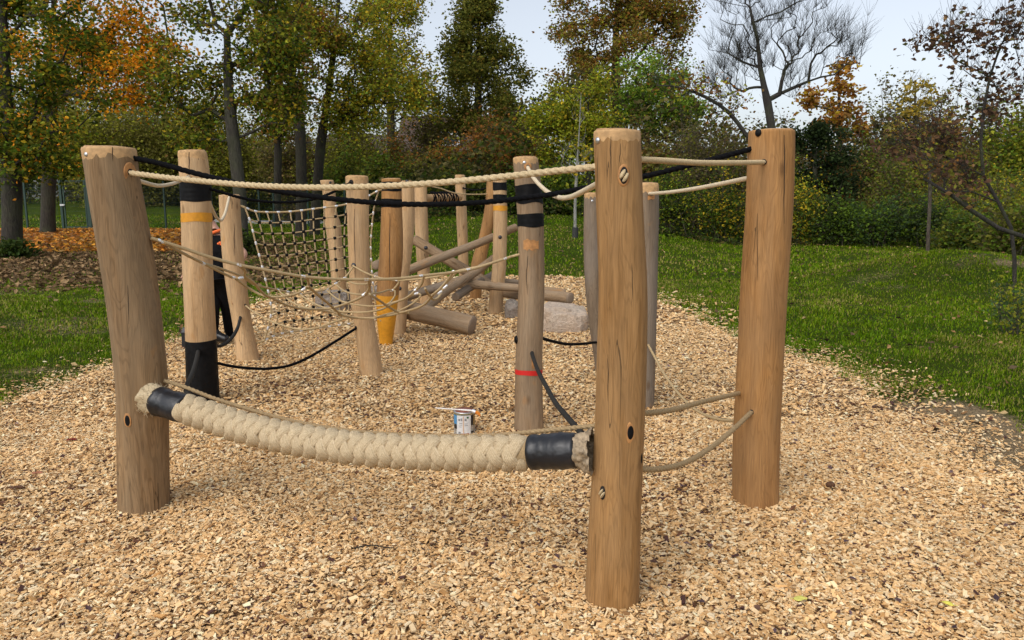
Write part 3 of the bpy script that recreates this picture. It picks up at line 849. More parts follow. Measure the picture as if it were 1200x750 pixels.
crack(pA, 131.5, 172, 200, 1.0, 1); crack(pB, 716, 160, 215, .7, 2); crack(pB, 727, 168, 196, .5, 3); crack(pC, 919, 158, 262, .9, 4); crack(pD, 222, 178, 205, .8, 5); crack(pG, 415, 245, 330, .6, 6); crack(pH, 457, 250, 330, .7, 7)
crack(pN, 619, 300, 345, .6, 8); crack(pB, 741, 300, 360, .6, 9); crack(pC, 888, 250, 330, .5, 10); crack(pE, 274, 262, 300, .5, 11); crack(pB, 712, 420, 470, .5, 12); crack(pA, 150, 330, 380, .7, 13)
# bolts, plugs and rope holes
pA.bolt(101, 181, .012); pB.bolt(700.5, 164.5, .012); pN.bolt(614.5, 190.5, .012); pO.bolt(694, 235.5, .011)
pA.hole(152.5, 202, .019, .021, halo=(2.0, 2.4)); pA.hole(149.5, 493, .016, .031, RUBBER, 'rubber_plug', halo=(1.35, 1.3))
pB.hole(731, 205.5, .017, .034, halo=(1.35, 1.22)); pB.hole(738.8, 507, .0145, .031, RUBBER, 'rubber_plug', halo=(1.25, 1.5)); pB.hole(706, 577.5, .0125, .029); pB.hole(751.5, 537, .010, .024, RUBBER, 'rubber_plug')
pC.hole(888.5, 155.5, .0175, .0195, RUBBER, 'rubber_plug', depth=.008); pC.hole(895, 190, .015, .015); pC.hole(880.5, 483, .013, .015)
pM.bolt(586, 278, .028, DARKMETAL); pM.bolt(586, 278, .012, RUBBER)
pN.hole(618.5, 195, .013, .013, halo=(2, 1.9)); pN.hole(623.5, 414, .013, .016)
pN.bolt(605.3, 398, .030, RUBBER, 'rubber_plug')
pP.hole(761, 227, .013, .013)
pG.hole(411.5, 213.5, .022, .025); pG.hole(417, 384, .020, .024); pG.bolt(414.5, 311, .024, DARKMETAL)
pD.hole(221, 207, .014, .014); pD.hole(232, 412, .016, .018, RUBBER)
pE.hole(281.5, 372.5, .016, .02); pE.hole(268.5, 231, .014, .014); pE.hole(287.5, 357.5, .012, .014)
pF.bolt(387, 214, .022, DARKMETAL); pK.bolt(543, 220.5, .02, RUBBER); pI.bolt(477, 212.5, .02, DARKMETAL); pI.bolt(468.5, 338, .025, DARKMETAL)
# knots seated in the two oval holes of the nearest post
def knot(post, px, py, sx, sz):
    p, nn = post.surf(px, py, .004); M = basis(nn)
    tilt = np.array([[math.cos(.5), -math.sin(.5), 0], [math.sin(.5), math.cos(.5), 0], [0, 0, 1]])
    mb = MB()
    for k in (-1, 1):
        ellipsoid(mb, p + M @ np.array([k * sx * .45, -k * sz * .25, 0]), (sx * .62, sz * .8, .012), M @ tilt.T, 14, 10)
    mb.build('rope_knot', R_BEIGE, post.e)
knot(pB, 731, 206, .0125, .024); knot(pB, 706, 578, .008, .02)

# ------------------------------------------------------------------ ropes
def plane_depth(px, py, a, b):
    """depth at which a pixel's ray meets the vertical plane through a and b"""
    r = ray(px, py)
    n = np.array([b[1] - a[1], -(b[0] - a[0]), 0.0])
    den = r @ n
    lo, hi = min(a[1], b[1]) - .25, max(a[1], b[1]) + .25
    ts = None
    if abs(den) > 1e-6:
        t = ((np.asarray(a) - CAMP) @ n) / den
        ts = t * r[1]
    return ts, lo, hi
def pxof(p):
    v = np.asarray(p) - CAMP; z = v @ FWD
    return 600 + FPX * v[0] / z, 375 - FPX * (v @ UPV) / z
def rope_path(a, mids, b, n=80, bow=None):
    a = np.asarray(a, float); b = np.asarray(b, float)
    ax, ay = pxof(a); bx, by = pxof(b)
    chain = [(ax, ay)] + list(mids) + [(bx, by)]
    L = np.concatenate([[0], np.cumsum([math.hypot(q[0] - p[0], q[1] - p[1]) for p, q in zip(chain, chain[1:])])]) / 1.0
    L = L / L[-1]
    pts = [a]
    for k, m in enumerate(mids):
        dd, lo, hi = plane_depth(m[0], m[1], a, b)
        di = 1 / ((1 - L[k + 1]) / a[1] + L[k + 1] / b[1])
        if dd is None or not (lo <= dd <= hi): dd = di
        if abs(bx - ax) < 40: dd = di
        if bow: dd += bow * math.sin(math.pi * L[k + 1])
        pts.append(P(m[0], m[1], dd))
    pts.append(b)
    return catmull(pts, n)
def rope(name, label, a, mids, b, r, material, twist=True, n=None, group=None, pitch=None, bow=None, cat='rope'):
    path = rope_path(a, mids, b, 12, bow)
    Lr = float(np.sum(np.linalg.norm(np.diff(path, axis=0), axis=1)))
    pitch = pitch or r * 7.5
    n = n or int(min(900, max(60, Lr / pitch * 16)))
    path = rope_path(a, mids, b, n, bow)
    mb = MB()
    if twist: sweep(mb, path, r * 1.08, 24, 3, pitch, .42)
    else: sweep(mb, path, r, 10)
    o = mb.build(name, material, None, origin=path[0])
    tag(o, label, cat, group)
    return o, path
G_HAND = 'hand ropes between the posts'; G_FOOT = 'foot ropes between the posts'
sA = pA.surf(152.5, 202, -.02)[0]; sB = pB.surf(697.5, 194.5, -.03)[0]
rope('twisted_rope', 'thick cream twisted hand rope from the bent left post to the nearest post', sA, [(200, 208.5), (250, 213.5), (300, 217.3), (360, 219.5), (420, 219), (480, 216.5), (540, 212), (600, 206), (650, 200.5)], sB, .0128, R_BEIGE, group=G_HAND)
rope('twisted_rope', 'cream twisted hand rope from the nearest post to the warm tan post at the right', pB.surf(749, 186.5, -.02)[0], [(780, 188.5), (820, 190.8), (860, 190.8)], pC.surf(895, 190, -.015)[0], .0112, R_BEIGE, group=G_HAND, pitch=.032)
rope('smooth_rope', 'smooth cream rope hanging in a deep bow between the red-ringed post and the nearest post', pN.surf(618.5, 195.5, -.015)[0], [(625, 208), (640, 223.5), (655, 231.3), (668, 231), (682, 225)], pB.surf(699.5, 211, -.03)[0], .0122, R_WHITE, False, group=G_HAND)
rope('smooth_rope', 'smooth cream rope rising from the rounded grey-brown post to the warm tan post', pP.surf(761, 227, -.01)[0], [(785, 225.2), (815, 221), (845, 215.4)], pC.surf(878.5, 207.5, -.02)[0], .0125, R_WHITE, False, group=G_HAND)
rope('smooth_rope', 'short smooth cream rope sagging from the bent left post to the black-footed post', pA.surf(157.5, 208, -.02)[0], [(168, 213.5), (185, 217.5), (203, 215)], pD.surf(221, 207, -.01)[0], .0112, R_WHITE, False, group=G_HAND)
rope('smooth_rope', 'short cream rope in a U between the black-footed post and the post by the worker', pD.surf(244.5, 231.5, -.01)[0], [(249, 245), (254, 255), (258.5, 258.5), (263, 252)], pE.surf(268.5, 231, -.01)[0], .0125, R_WHITE, False, group=G_HAND)
rope('black_rope', 'longest black twisted rope, from the bent left post to the warm tan post', pA.surf(156.5, 183, -.05)[0], [(185, 191), (225, 202), (262, 211), (300, 219.5), (350, 227.8), (400, 234), (455, 238.5), (500, 239.5), (560, 237.5), (610, 232.5), (660, 225.5), (710, 214.5), (760, 205.5), (820, 190.5)], pC.surf(879.5, 172.5, -.04)[0], .0132, R_BLACK, group=G_HAND)
rope('black_rope', 'thinner black rope sagging from the black-footed post to the post right of the net', pD.surf(243, 219.5, -.02)[0], [(260, 225.5), (290, 233.5), (325, 237), (360, 235), (385, 227.5), (400, 220)], pG.surf(411.5, 213.5, -.01)[0], .0115, R_BLACK, group=G_HAND)
rope('black_rope', 'thin black hand rope between the two farthest posts', pK.surf(543, 220.5, -.01)[0], [(555, 222.5), (563, 222)], pL.surf(572, 219.5, -.03)[0], .012, R_BLACK, group=G_HAND)
rope('thin_rope', 'thin tan rope crossing the farthest thin post below its top', pJ.surf(497, 217, -.02)[0], [(515, 220.5), (532, 226), (550, 227.7)], pL.surf(570.5, 227.5, -.03)[0], .0095, R_NET, False, group=G_HAND)
# foot ropes
rope('dark_rope', 'black rope hanging low from the black-footed post to the post right of the net', pD.surf(253.6, 424, -.03)[0], [(268, 428.5), (290, 431.3), (315, 432), (340, 428), (365, 417), (390, 402)], pG.surf(417.5, 384, -.01)[0], .0120, R_BLACK, False, group=G_FOOT)
rope('dark_rope', 'dark grey rope curling up from the black-footed post to the post by the worker', pD.surf(252, 404, -.02)[0], [(257, 405.5), (265, 402), (273, 394), (278.5, 384)], pE.surf(281.5, 372.5, -.01)[0], .0150, R_GREY, False, group=G_FOOT)
rope('dark_rope', 'short black rope from the red-ringed middle post to the dark crooked post', pN.surf(636, 395.5, -.03)[0], [(650, 400.5), (665, 403.3), (682, 403)], pO.surf(697, 401.5, -.03)[0], .0115, R_BLACK, False, group=G_FOOT)
# braided bolster -------------------------------------------------------------
a_end = pA.surf(174, 466, -.02)[0]; b_end = pB.surf(695, 528, .0)[0]
axis_px = [(186, 470), (203, 475), (230, 483), (280, 499.5), (350, 515.5), (420, 525.5), (490, 530), (560, 531), (620, 530), (665, 528)]
bol = rope_path(a_end, axis_px, b_end, 400)
bl = np.concatenate([[0], np.cumsum(np.linalg.norm(np.diff(bol, axis=0), axis=1))]); BL = bl[-1]
pix = np.array([pxof(p)[0] for p in bol])
s_of = lambda px: float(np.interp(px, pix, bl))
BE = empty('braided_rope_bolster', bol[200], 'very thick braided hemp rope with a black sleeve at each end, hanging in the foreground', 'rope')
Tb, Nb, Bb = frames(bol)
def at_s(s_):
    return np.array([np.interp(s_, bl, bol[:, k]) for k in range(3)]), *[np.array([np.interp(s_, bl, M_[:, k]) for k in range(3)]) for M_ in (Tb, Nb, Bb)]
BR = .0725
mb = MB()
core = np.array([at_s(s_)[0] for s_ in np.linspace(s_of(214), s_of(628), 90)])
sweep(mb, core, BR * .835, 24, cap=True, col=(.5, .1, .5), mi=1)  # darker brown core: shade in the grooves between strands is put into the colour
ncol = 6
BR_PH = 0.12
stepL = .065
s0, s1 = s_of(216), s_of(630)
for c in range(ncol):
    sign = 1 if c % 2 == 0 else -1
    phi = BR_PH + 2 * math.pi * c / ncol
    cnt = int((s1 - s0) / stepL)
    for k in range(cnt):
        s_ = s0 + (k + .5 * (c % 2) + .25 + rng.normal(0, .04)) * stepL
        p, T, N_, B_ = at_s(s_)
        ph = phi + rng.normal(0, .02)
        radial = math.cos(ph) * N_ + math.sin(ph) * B_
        tang = -math.sin(ph) * N_ + math.cos(ph) * B_
        dirv = T * .60 * sign + tang; dirv /= np.linalg.norm(dirv)
        M = np.stack([dirv, np.cross(radial, dirv), radial], 1) @ rotz(rng.normal(0, .06))
        # a flat bundle of yarns, bent over the round core; u runs along it, v across it
        uu, vv = np.meshgrid(np.linspace(-1, 1, 17), np.linspace(-1, 1, 11), indexing='ij')
        wd = .0295 * rng.uniform(.94, 1.06) * (1 - .55 * np.abs(uu) ** 3.2); ln = .058 * rng.uniform(.95, 1.05)
        hgt = .0160 * np.maximum(0, 1 - np.abs(vv) ** 3.2) ** .55 * np.maximum(0, 1 - np.abs(uu) ** 3) ** .5 - .006 * np.abs(uu)
        x_ = uu * ln; y_ = vv * wd
        L3 = np.stack([x_, y_, hgt - (x_ ** 2 * .9 + y_ ** 2 * .2) / (2 * BR * .95) + rng.normal(0, .0005)], -1).reshape(-1, 3) @ M.T + p + radial * BR * .85
        ii = np.arange(16)[:, None] * 11; jj = np.arange(10)[None]
        Fq = np.stack([ii + jj, ii + 11 + jj, ii + 12 + jj, ii + jj + 1], -1).reshape(-1, 4)
        mb.add(L3, Fq, np.stack([vv.ravel() * .5 + .5, np.full(187, rng.random()), uu.ravel() * .5 + .5], -1))
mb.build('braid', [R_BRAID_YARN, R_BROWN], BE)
def sleeve(px0, px1, sd):
    r = np.random.default_rng(sd); mb = MB()
    ss = np.linspace(s_of(px0), s_of(px1), 16)
    path = np.array([at_s(q)[0] for q in ss])
    rad = BR * (1.0 + .03 * np.sin(np.linspace(0, 9, 16) + sd) + .02 * r.normal(0, 1, 16))
    rad[0] *= .96; rad[-1] *= .97
    path = np.vstack([path[0] + (path[0] - path[1]) * .01, path, path[-1] + (path[-1] - path[-2]) * .01])
    rad = np.concatenate([[rad[0] * .86], rad, [rad[-1] * .86]])
    sweep(mb, path, rad, 28)
    mb.build('black_sleeve', SLEEVE, BE)
sleeve(185, 218, 1); sleeve(623, 677, 2)
def frayed(px0, px1, sd, r0, r1):
    r = np.random.default_rng(sd); mb = MB()
    ss = np.linspace(s_of(px0), s_of(px1), 10)
    path = np.array([at_s(q)[0] for q in ss]); t = np.linspace(0, 1, 10)
    SEG = 30; T, N_, B_ = frames(path); th = np.linspace(0, 2 * np.pi, SEG, endpoint=False)
    rad = (r0 * (1 - t) + r1 * t)[:, None] * (1 + .07 * np.sin(5 * th + sd + 2 * t[:, None]) + .05 * r.normal(0, 1, (10, SEG)))
    V = path[:, None] + rad[..., None] * (np.cos(th)[None, :, None] * N_[:, None] + np.sin(th)[None, :, None] * B_[:, None])
    i = np.arange(9)[:, None] * SEG; j = np.arange(SEG)[None]; j2 = (j + 1) % SEG
    mb.add(V.reshape(-1, 3), np.stack([i + j, i + j2, i + SEG + j2, i + SEG + j], -1).reshape(-1, 4))
    for e in (0, 9):
        mb.add(np.vstack([V[e], path[e]]), np.stack([np.arange(SEG), (np.arange(SEG) + 1) % SEG, np.full(SEG, SEG)], -1))
    for k in range(150):
        q = r.integers(1, 9); ph = r.uniform(0, 6.28)
        u = math.cos(ph) * N_[q] + math.sin(ph) * B_[q]
        p0 = path[q] + u * (r0 * (1 - t[q]) + r1 * t[q]) * .97
        dv = u * r.uniform(.008, .02) + T[q] * r.normal(0, .012) + np.array([0, 0, r.normal(0, .008)])
        sweep(mb, np.array([p0, p0 + dv * .6, p0 + dv + r.normal(0, .003, 3)]), [.0012, .001, .0006], 4, cap=False)
    mb.build('frayed_end', R_BRAID, BE)
# left fringe wraps round the post side, right fringe is a wrinkled cuff
frayed(172, 187, 3, BR * 1.0, BR * .94)
def cuff(px0, px1, sd):
    r = np.random.default_rng(sd); mb = MB(); m = 16; SEG = 48
    t = np.linspace(0, 1, m); path = np.array([at_s(q)[0] for q in np.linspace(s_of(px0), s_of(px1), m)]); T, N_, B_ = frames(path)
    th = np.linspace(0, 2 * np.pi, SEG, endpoint=False)
    fold = .09 * np.sin(5 * th[None] + 3 * t[:, None] + 1) + .06 * np.sin(11 * th[None] - 4 * t[:, None]) + .05 * np.sin(17 * th[None] + 9 * t[:, None]) + .025 * r.normal(0, 1, (m, SEG))
    low = .22 * np.maximum(0, -(np.sin(th)[None] * B_[:, 2:3] + np.cos(th)[None] * N_[:, 2:3])) * t[:, None]
    rad = BR * (.92 + .12 * t[:, None] ** 1.5 + fold * (.4 + t[:, None]) + low)
    V = path[:, None] + rad[..., None] * (np.cos(th)[None, :, None] * N_[:, None] + np.sin(th)[None, :, None] * B_[:, None])
    i = np.arange(m - 1)[:, None] * SEG; j = np.arange(SEG)[None]; j2 = (j + 1) % SEG
    mb.add(V.reshape(-1, 3), np.stack([i + j, i + j2, i + SEG + j2, i + SEG + j], -1).reshape(-1, 4))
    mb.build('wrinkled_cuff', plain('hessian_wrap', (.30, .225, .14), .6, noise=(60, .45), bump=(45, .6, .006)), BE)
cuff(676, 695, 4)
rope('hemp_rope', 'brown twisted rope strung just behind the thick braided rope', pA.surf(193, 443, -.05)[0], [(215, 453), (250, 466.5), (300, 482), (350, 495), (400, 503.5), (460, 509), (520, 511), (580, 510), (635, 505)], pB.surf(697, 497, -.07)[0], .0100, R_BROWN, group=G_FOOT, bow=.16)
ce, T_, _, B2 = at_s(s_of(682)); ce0, *_ = at_s(s_of(219))
rope('dark_rope', 'dark grey rope from the red-ringed post down to the right end of the braided rope', pN.surf(623.5, 414, -.01)[0], [(629, 431), (638, 449), (651, 472), (665, 489)], ce + np.array([0, .01, BR * .9]), .0132, R_GREY, False, group=G_FOOT)
rope('dark_rope', 'dark grey rope dropping from the black-footed post to the left end of the braided rope', pD.surf(232, 412, -.005)[0], [(229.5, 424), (225, 439), (219, 454)], ce0 + np.array([0, .02, BR * .85]), .0150, R_GREY, False, group=G_FOOT)
rope('hemp_rope', 'brown foot rope ending on the left flank of the warm tan post', pB.surf(753, 489, -.06)[0], [(785, 481), (825, 470.5)], pC.surf(861, 459.5, -.04)[0], .0118, R_BROWN, group=G_FOOT)
rope('hemp_rope', 'brown foot rope from the nearest post to the dark hole in the warm tan post', pB.surf(750, 551, -.02)[0], [(770, 550), (800, 543.5), (830, 527), (858, 504.5)], pC.surf(880.5, 483, -.01)[0], .0122, R_BROWN, group=G_FOOT)
rope('thin_rope', 'thin pale rope hanging from the rounded grey-brown post to the warm tan post', pP.surf(760, 404, -.01)[0], [(766, 416), (778, 438), (795, 461), (815, 480), (840, 491)], pC.surf(860, 493.5, -.05)[0], .0090, R_NET, False, group=G_FOOT)

# ------------------------------------------------------------------ climbing net between the worker's post and the orange-footed post
def edge_curve(pts, n):
    return catmull([(a, b, 0) for a, b in pts], n)[:, :2]
NU, NV = 12, 11
top = edge_curve([(287, 243), (297, 247.3), (312, 248.6), (340, 248), (370, 244.5), (405, 239.5), (427, 232), (444, 223)], NU * 4 + 1)
bot = edge_curve([(310, 399), (322, 393), (336, 389.5), (352, 387.5), (375, 384), (405, 380), (442, 374)], NU * 4 + 1)
lef = edge_curve([(287, 243), (294, 262), (299, 282), (304, 300), (310, 323), (314.5, 342), (318, 365), (310, 399)], NV * 4 + 1)
rig = edge_curve([(444, 223), (440, 236), (437.3, 250), (436, 264), (434.5, 285), (436, 320), (442, 374)], NV * 4 + 1)
def net_px(i, j):
    """i along 0..NU*4, j down 0..NV*4: Coons patch of the four edges"""
    u = i / (NU * 4); v = j / (NV * 4)
    return (1 - v) * top[i] + v * bot[i] + (1 - u) * lef[j] + u * rig[j] - ((1 - u) * (1 - v) * top[0] + u * (1 - v) * top[-1] + (1 - u) * v * bot[0] + u * v * bot[-1])
dE, dH = pE.d + .02, pH.d - .02
def net_p(i, j):
    q = net_px(i, j); u = i / (NU * 4)
    return P(q[0], q[1], dE * (1 - u) + dH * u)
NE = empty('climbing_net', net_p(24, 44), 'tall square mesh climbing net of tan rope with black knots between two posts', 'climbing net')
mb = MB()
for i in range(0, NU * 4 + 1, 4):
    sweep(mb, [net_p(i, j) for j in range(NV * 4 + 1)], .0075 if 0 < i < NU * 4 else .009, 6)
for j in range(0, NV * 4 + 1, 4):
    sweep(mb, [net_p(i, j) for i in range(NU * 4 + 1)], .0075 if 0 < j < NV * 4 else .0105, 6)
for a, b in ((pE.surf(283.5, 241, .0)[0], net_p(0, 0)), (pH.surf(448, 222, 0)[0], net_p(NU * 4, 0)), (pE.surf(302, 402, 0)[0], net_p(0, NV * 4)), (pH.surf(447, 376, 0)[0], net_p(NU * 4, NV * 4))):
    sweep(mb, [a, b], .012, 6)
mb.build('net_ropes', R_NET, NE)
kb = MB(); ellipsoid(kb, (0, 0, 0), (.0195, .0185, .0175), nu=10, nv=6)
kme = kb.mesh('knot'); kme.materials.append(RUBBER)
kn = [(i, j) for j in range(1, NV) for i in range(1, NU)]
kn.sort(key=lambda q: net_p(q[0] * 4, q[1] * 4)[1])
def child(name, me, parent, loc, rot=None):
    o = bpy.data.objects.new(name, me); COL.objects.link(o); o.parent = parent
    o.location = [float(a - b) for a, b in zip(loc, parent.location)]
    if rot is not None: o.rotation_euler = rot
    return o
for i, j in kn[:98]: child('knot', kme, NE, net_p(i * 4, j * 4))
mb = MB()
for i, j in kn[98:]: ellipsoid(mb, net_p(i * 4, j * 4), (.0195, .0185, .0175), nu=10, nv=6)
tag(mb.build('rear_knots', RUBBER, NE), kind='stuff')
def clamp_mesh(L=.055, r=.0165):
    mb = MB(); z = np.linspace(-L / 2, L / 2, 7)
    sweep(mb, np.stack([0 * z, 0 * z, z], -1), r * np.array([.75, .98, 1, .94, 1, .98, .75]), 12)
    me = mb.mesh('clamp'); me.materials.append(ALU); return me
CL = clamp_mesh(.036, .0115)
def clamp(parent, a, b, me=None):
    d_ = Vector(b) - Vector(a)
    return child('clamp', me or CL, parent, (np.asarray(a) + np.asarray(b)) / 2, d_.to_track_quat('Z', 'Y').to_euler())
for i in range(0, NU * 4 + 1, 4):
    k = min(max(i, 1), NU * 4 - 1); clamp(NE, net_p(k - 1, 0), net_p(k + 1, 0)); clamp(NE, net_p(k - 1, NV * 4), net_p(k + 1, NV * 4))
for j in range(4, NV * 4, 4):
    clamp(NE, net_p(0, j - 1), net_p(0, j + 1)); clamp(NE, net_p(NU * 4, j - 1), net_p(NU * 4, j + 1))
rope('thin_rope', 'thin brown rope sagging low across the bottom of the climbing net', pE.surf(287.5, 357.5, -.01)[0], [(300, 367), (318, 376.5), (335, 382.5), (352, 386), (372, 384), (392, 377)], pG.surf(413, 370, -.03)[0], .0085, R_NET, False, group=G_FOOT)

# ------------------------------------------------------------------ sagging walking net hung between three posts
dA, dN, dG = pA.d, pN.d, pG.d
def d_near(px):
    t = (px - 177) / (606 - 177.0); return 1 / ((1 - t) / dA + t / dN)
def d_far(px):
    return float(np.interp(px, [177, 254, 330, 414, 500, 606], [dA, dA + 1.35, dA + 2.3, dG - .12, dN + .95, dN]))
def wn3(px, py, w):
    return P(px, py, d_near(px) * (1 - w) + d_far(px) * w)
WE = empty('walking_net', wn3(400, 360, .5), 'loose sagging net of brown ropes with silver clamps, crossing in front of several posts', 'rope net')
STR = [  # (px, py, weight towards the far edge), radius
    ([(177, 279, 0), (190, 283, 0), (215, 291, 0), (240, 299.5, 0), (280, 310.5, 0), (310, 316, 0), (355, 324, 0), (400, 327.3, 0), (430, 327.5, 0), (465, 326.5, 0), (497, 323, 0), (550, 316, 0), (580, 307, 0), (606, 298.5, 0)], .0135),
    ([(190, 283, 0), (215, 297, .1), (237, 308, .25), (258, 318.5, .4), (275, 326, .5), (284, 326, .4)], .0115),
    ([(280, 311, 0), (287, 317, .05), (286.5, 323, .1), (297, 331, .2), (310, 345, .35), (322, 351, .4), (340, 359, .5), (362, 362.5, .55), (385, 361.5, .55), (405, 356, .4), (428, 345, .15), (432.5, 338, .1), (432, 328, 0)], .0125),
    ([(275, 326, .5), (292, 338, .55), (305, 345, .5), (320, 347.8, .4), (338, 346.5, .2), (351, 342.5, .1), (358, 338, .1), (361.5, 333, .05), (360, 324.5, 0)], .0115),
    ([(237, 308, .25), (262, 316, .5), (285, 325, .75), (297, 333, .9), (312, 337, .95), (326, 340, 1), (337, 342, 1), (352, 344.5, 1), (370, 341.5, 1), (382, 339, 1), (393, 333, 1), (404, 325.5, 1), (414.5, 312, 1)], .0115),
    ([(414.5, 312, 1), (425, 318, 1), (440, 324, .95), (455, 327.5, .8), (466, 328.5, .7), (490, 327, .6), (515, 323.5, .5), (537, 317.5, .35), (570, 310, .15), (606, 298.5, 0)], .0115),
    ([(404, 326, 1), (412, 331, .9), (425, 333, .6), (433, 332, .3)], .0105),
    ([(361, 335, .05), (372, 345, .15), (385, 356, .3), (395, 365, .4), (404, 370.5, .5), (425, 373, .55), (448, 371, .55), (470, 366.5, .5), (495, 358, .4), (509, 344, .2), (517, 337, .15), (527, 325, .05), (531, 319, 0)], .0125),
    ([(326, 340, 1), (338, 351, .85), (350, 358, .7), (365, 362, .6), (390, 366, .6), (412, 371.5, .55), (440, 373, .5)], .0105),
    ([(351, 345, 1), (365, 354, .9), (380, 360.5, .75), (400, 365, .6), (425, 366, .55), (445, 363, .5), (462, 355, .35), (478, 348, .2), (488, 339.5, .12), (494, 333, .05), (497, 323.5, 0)], .0115),
    ([(383, 340, 1), (392, 348, .9), (403, 354, .8), (420, 357.5, .7), (440, 358.5, .65), (455, 356, .65), (463, 346, .7), (463, 341, .7), (459.5, 339.8, .7), (445, 343, .5), (428, 345, .2), (415, 344.5, .5), (402, 340, .85), (393, 333, 1)], .0105),
    ([(459.5, 340, .7), (464, 336, .7), (468, 330, .7)], .0105),
    ([(433, 345, .15), (445, 352.5, .25), (456, 360, .4), (467, 365.5, .5), (480, 367, .5)], .0125),
    ([(440, 372, .5), (470, 363, .6), (487, 353, .6), (493, 345.5, .6), (488, 344, .6), (475, 350, .6), (455, 356, .6)], .0105),
    ([(498, 338, .1), (503, 346, .2), (509, 351, .3), (515, 347, .35), (521, 335, .4), (530, 324, .4), (537, 317.5, .35)], .0115),
]
mb = MB()
for pts, r_ in STR:
    path = catmull([wn3(*q) for q in pts], max(24, len(pts) * 8))
    sweep(mb, path, r_ * .70, 10, 3, .05, .2)
sweep(mb, [pA.surf(180, 278, -.03)[0], wn3(190, 283, 0)], .0085, 8); sweep(mb, [wn3(600, 300.5, 0), pN.surf(609, 297.5, -.02)[0]], .0085, 8)
sweep(mb, [wn3(414.5, 312, 1), pG.surf(414.5, 311, .01)[0]], .009, 8)
mb.build('net_ropes', R_NET, WE)
CL2 = clamp_mesh(.036, .0092)
for x0, y0, x1, y1, w in [(185, 281, 192, 284, 0), (235, 307, 240, 310, .25), (276, 309.5, 284, 311.5, 0), (279, 326, 286, 325.5, .4), (271, 324.5, 277, 326.5, .5), (295, 332, 299, 334, .9), (323, 339, 329, 340.5, 1), (335, 341.5, 339, 342.5, 1),
                          (352, 323.5, 358, 324.5, 0), (353.5, 340.5, 359, 337, .1), (350, 343, 354, 345.5, 1), (381, 341, 385, 337.5, 1), (391, 333.5, 396, 331, 1), (402, 326.5, 406, 324.5, 1), (426, 327.6, 432, 327.6, 0), (424.5, 346.5, 429.5, 343, .15),
                          (438, 323.5, 444, 325, .95), (456.5, 341, 462.5, 339.5, .7), (463, 328.3, 469, 328.7, .7), (485.5, 340.5, 490.5, 337.5, .12), (485, 344.5, 491, 343.5, .6), (490, 323.8, 496, 323, 0), (528, 320, 532, 317.5, .4), (545, 316.7, 552, 315.5, 0), (520, 338, 524, 334.5, .2), (513, 345, 518, 341, .2), (588, 304.5, 595, 302, 0)]:
    clamp(WE, wn3(x0, y0, w), wn3(x1, y1, w), CL2)

# ------------------------------------------------------------------ crossed logs, beam
def log(label, a, b, w0, w1, material, seed, name='log', ends=True, group='crossed climbing logs'):
    """a, b: (px, py, depth); the mesh lies along its own local z so that the fibres follow it"""
    pa, pb = P(*a), P(*b)
    r0 = w0 / 2 / FPX * zdepth(pa); r1 = w1 / 2 / FPX * zdepth(pb)
    r = np.random.default_rng(seed + 300)
    L = float(np.linalg.norm(pb - pa)); n = 26; SEG = 20
    t = np.linspace(0, 1, n); th = np.linspace(0, 2 * np.pi, SEG, endpoint=False)
    bx, by = .05 * L * .25 * np.sin(np.pi * t + r.uniform(-.4, .4)) * r.uniform(-1, 1), .03 * L * .25 * np.sin(2 * np.pi * t) * r.uniform(-1, 1)
    R = (r0 * (1 - t) + r1 * t)[:, None] * (1 + .03 * np.cos(2 * th + r.uniform(0, 6)) + .02 * np.cos(3 * th + 4 * t[:, None]) + .025 * np.sin(9 * t[:, None] + r.uniform(0, 6)))
    V = np.stack([bx[:, None] + R * np.cos(th), by[:, None] + R * np.sin(th), np.repeat((t * L)[:, None], SEG, 1)], -1).reshape(-1, 3)
    i = np.arange(n - 1)[:, None] * SEG; j = np.arange(SEG)[None]; j2 = (j + 1) % SEG
    mb = MB(); mb.add(V, np.stack([i + j, i + j2, i + SEG + j2, i + SEG + j], -1).reshape(-1, 4))
    for e, sg in ((0, -1), (n - 1, 1)):
        ring = V[e * SEG:(e + 1) * SEG]; c = ring.mean(0)
        rows = np.vstack([ring, c + (ring - c) * .93 + [0, 0, sg * .012], c + (ring - c) * .4 + [0, 0, sg * .014], [c + [0, 0, sg * .014]]])
        f = []
        for q in range(2):
            f.append(np.stack([q * SEG + j[0], q * SEG + j2[0], (q + 1) * SEG + j2[0], (q + 1) * SEG + j[0]], -1))
        f = np.vstack(f); f = f[:, ::-1] if e == 0 else f
        tri = np.stack([2 * SEG + j[0], 2 * SEG + j2[0], np.full(SEG, 3 * SEG)], -1); tri = tri[:, ::-1] if e == 0 else tri
        mb.add(rows, f, None, 1); mb.v.append(np.zeros((0, 3))); 
        mb.f.append(tri + mb.n - len(rows)); mb.m.append(np.ones(SEG, int)); mb.c.append(np.zeros((0, 3)))
    me = mb.mesh(name)
    me.materials.append(material); me.materials.append(END_GREY if material in (W_MID, W_DARK) else END)
    o = bpy.data.objects.new(name, me); COL.objects.link(o)
    o.location = [float(v) for v in pa]
    o.rotation_mode = 'QUATERNION'
    o.rotation_quaternion = Vector(pb - pa).to_track_quat('Z', 'Y')
    return tag(o, label, 'log', group)
log('thickest log lying on the chips with its cut end towards the nearest post', (462, 359, 9.35), (553, 381.5, 9.0), 21, 23, W_MID, 1)
log('log propped diagonally whose pale cut end rests on the thickest log', (496.5, 362.5, 9.35), (579, 302, 11.25), 11.5, 8.5, W_MID, 2)
log('log rising from the left to a tip sticking out beyond the slim two-banded post', (452, 328.5, 10.45), (604, 266.5, 11.4), 11.5, 9, W_MID, 3)
l2 = log('log sloping down to the right with a dark bolt at its upper end', (486, 281, 11.35), (584, 341, 11.0), 11, 13, W_MID, 4)
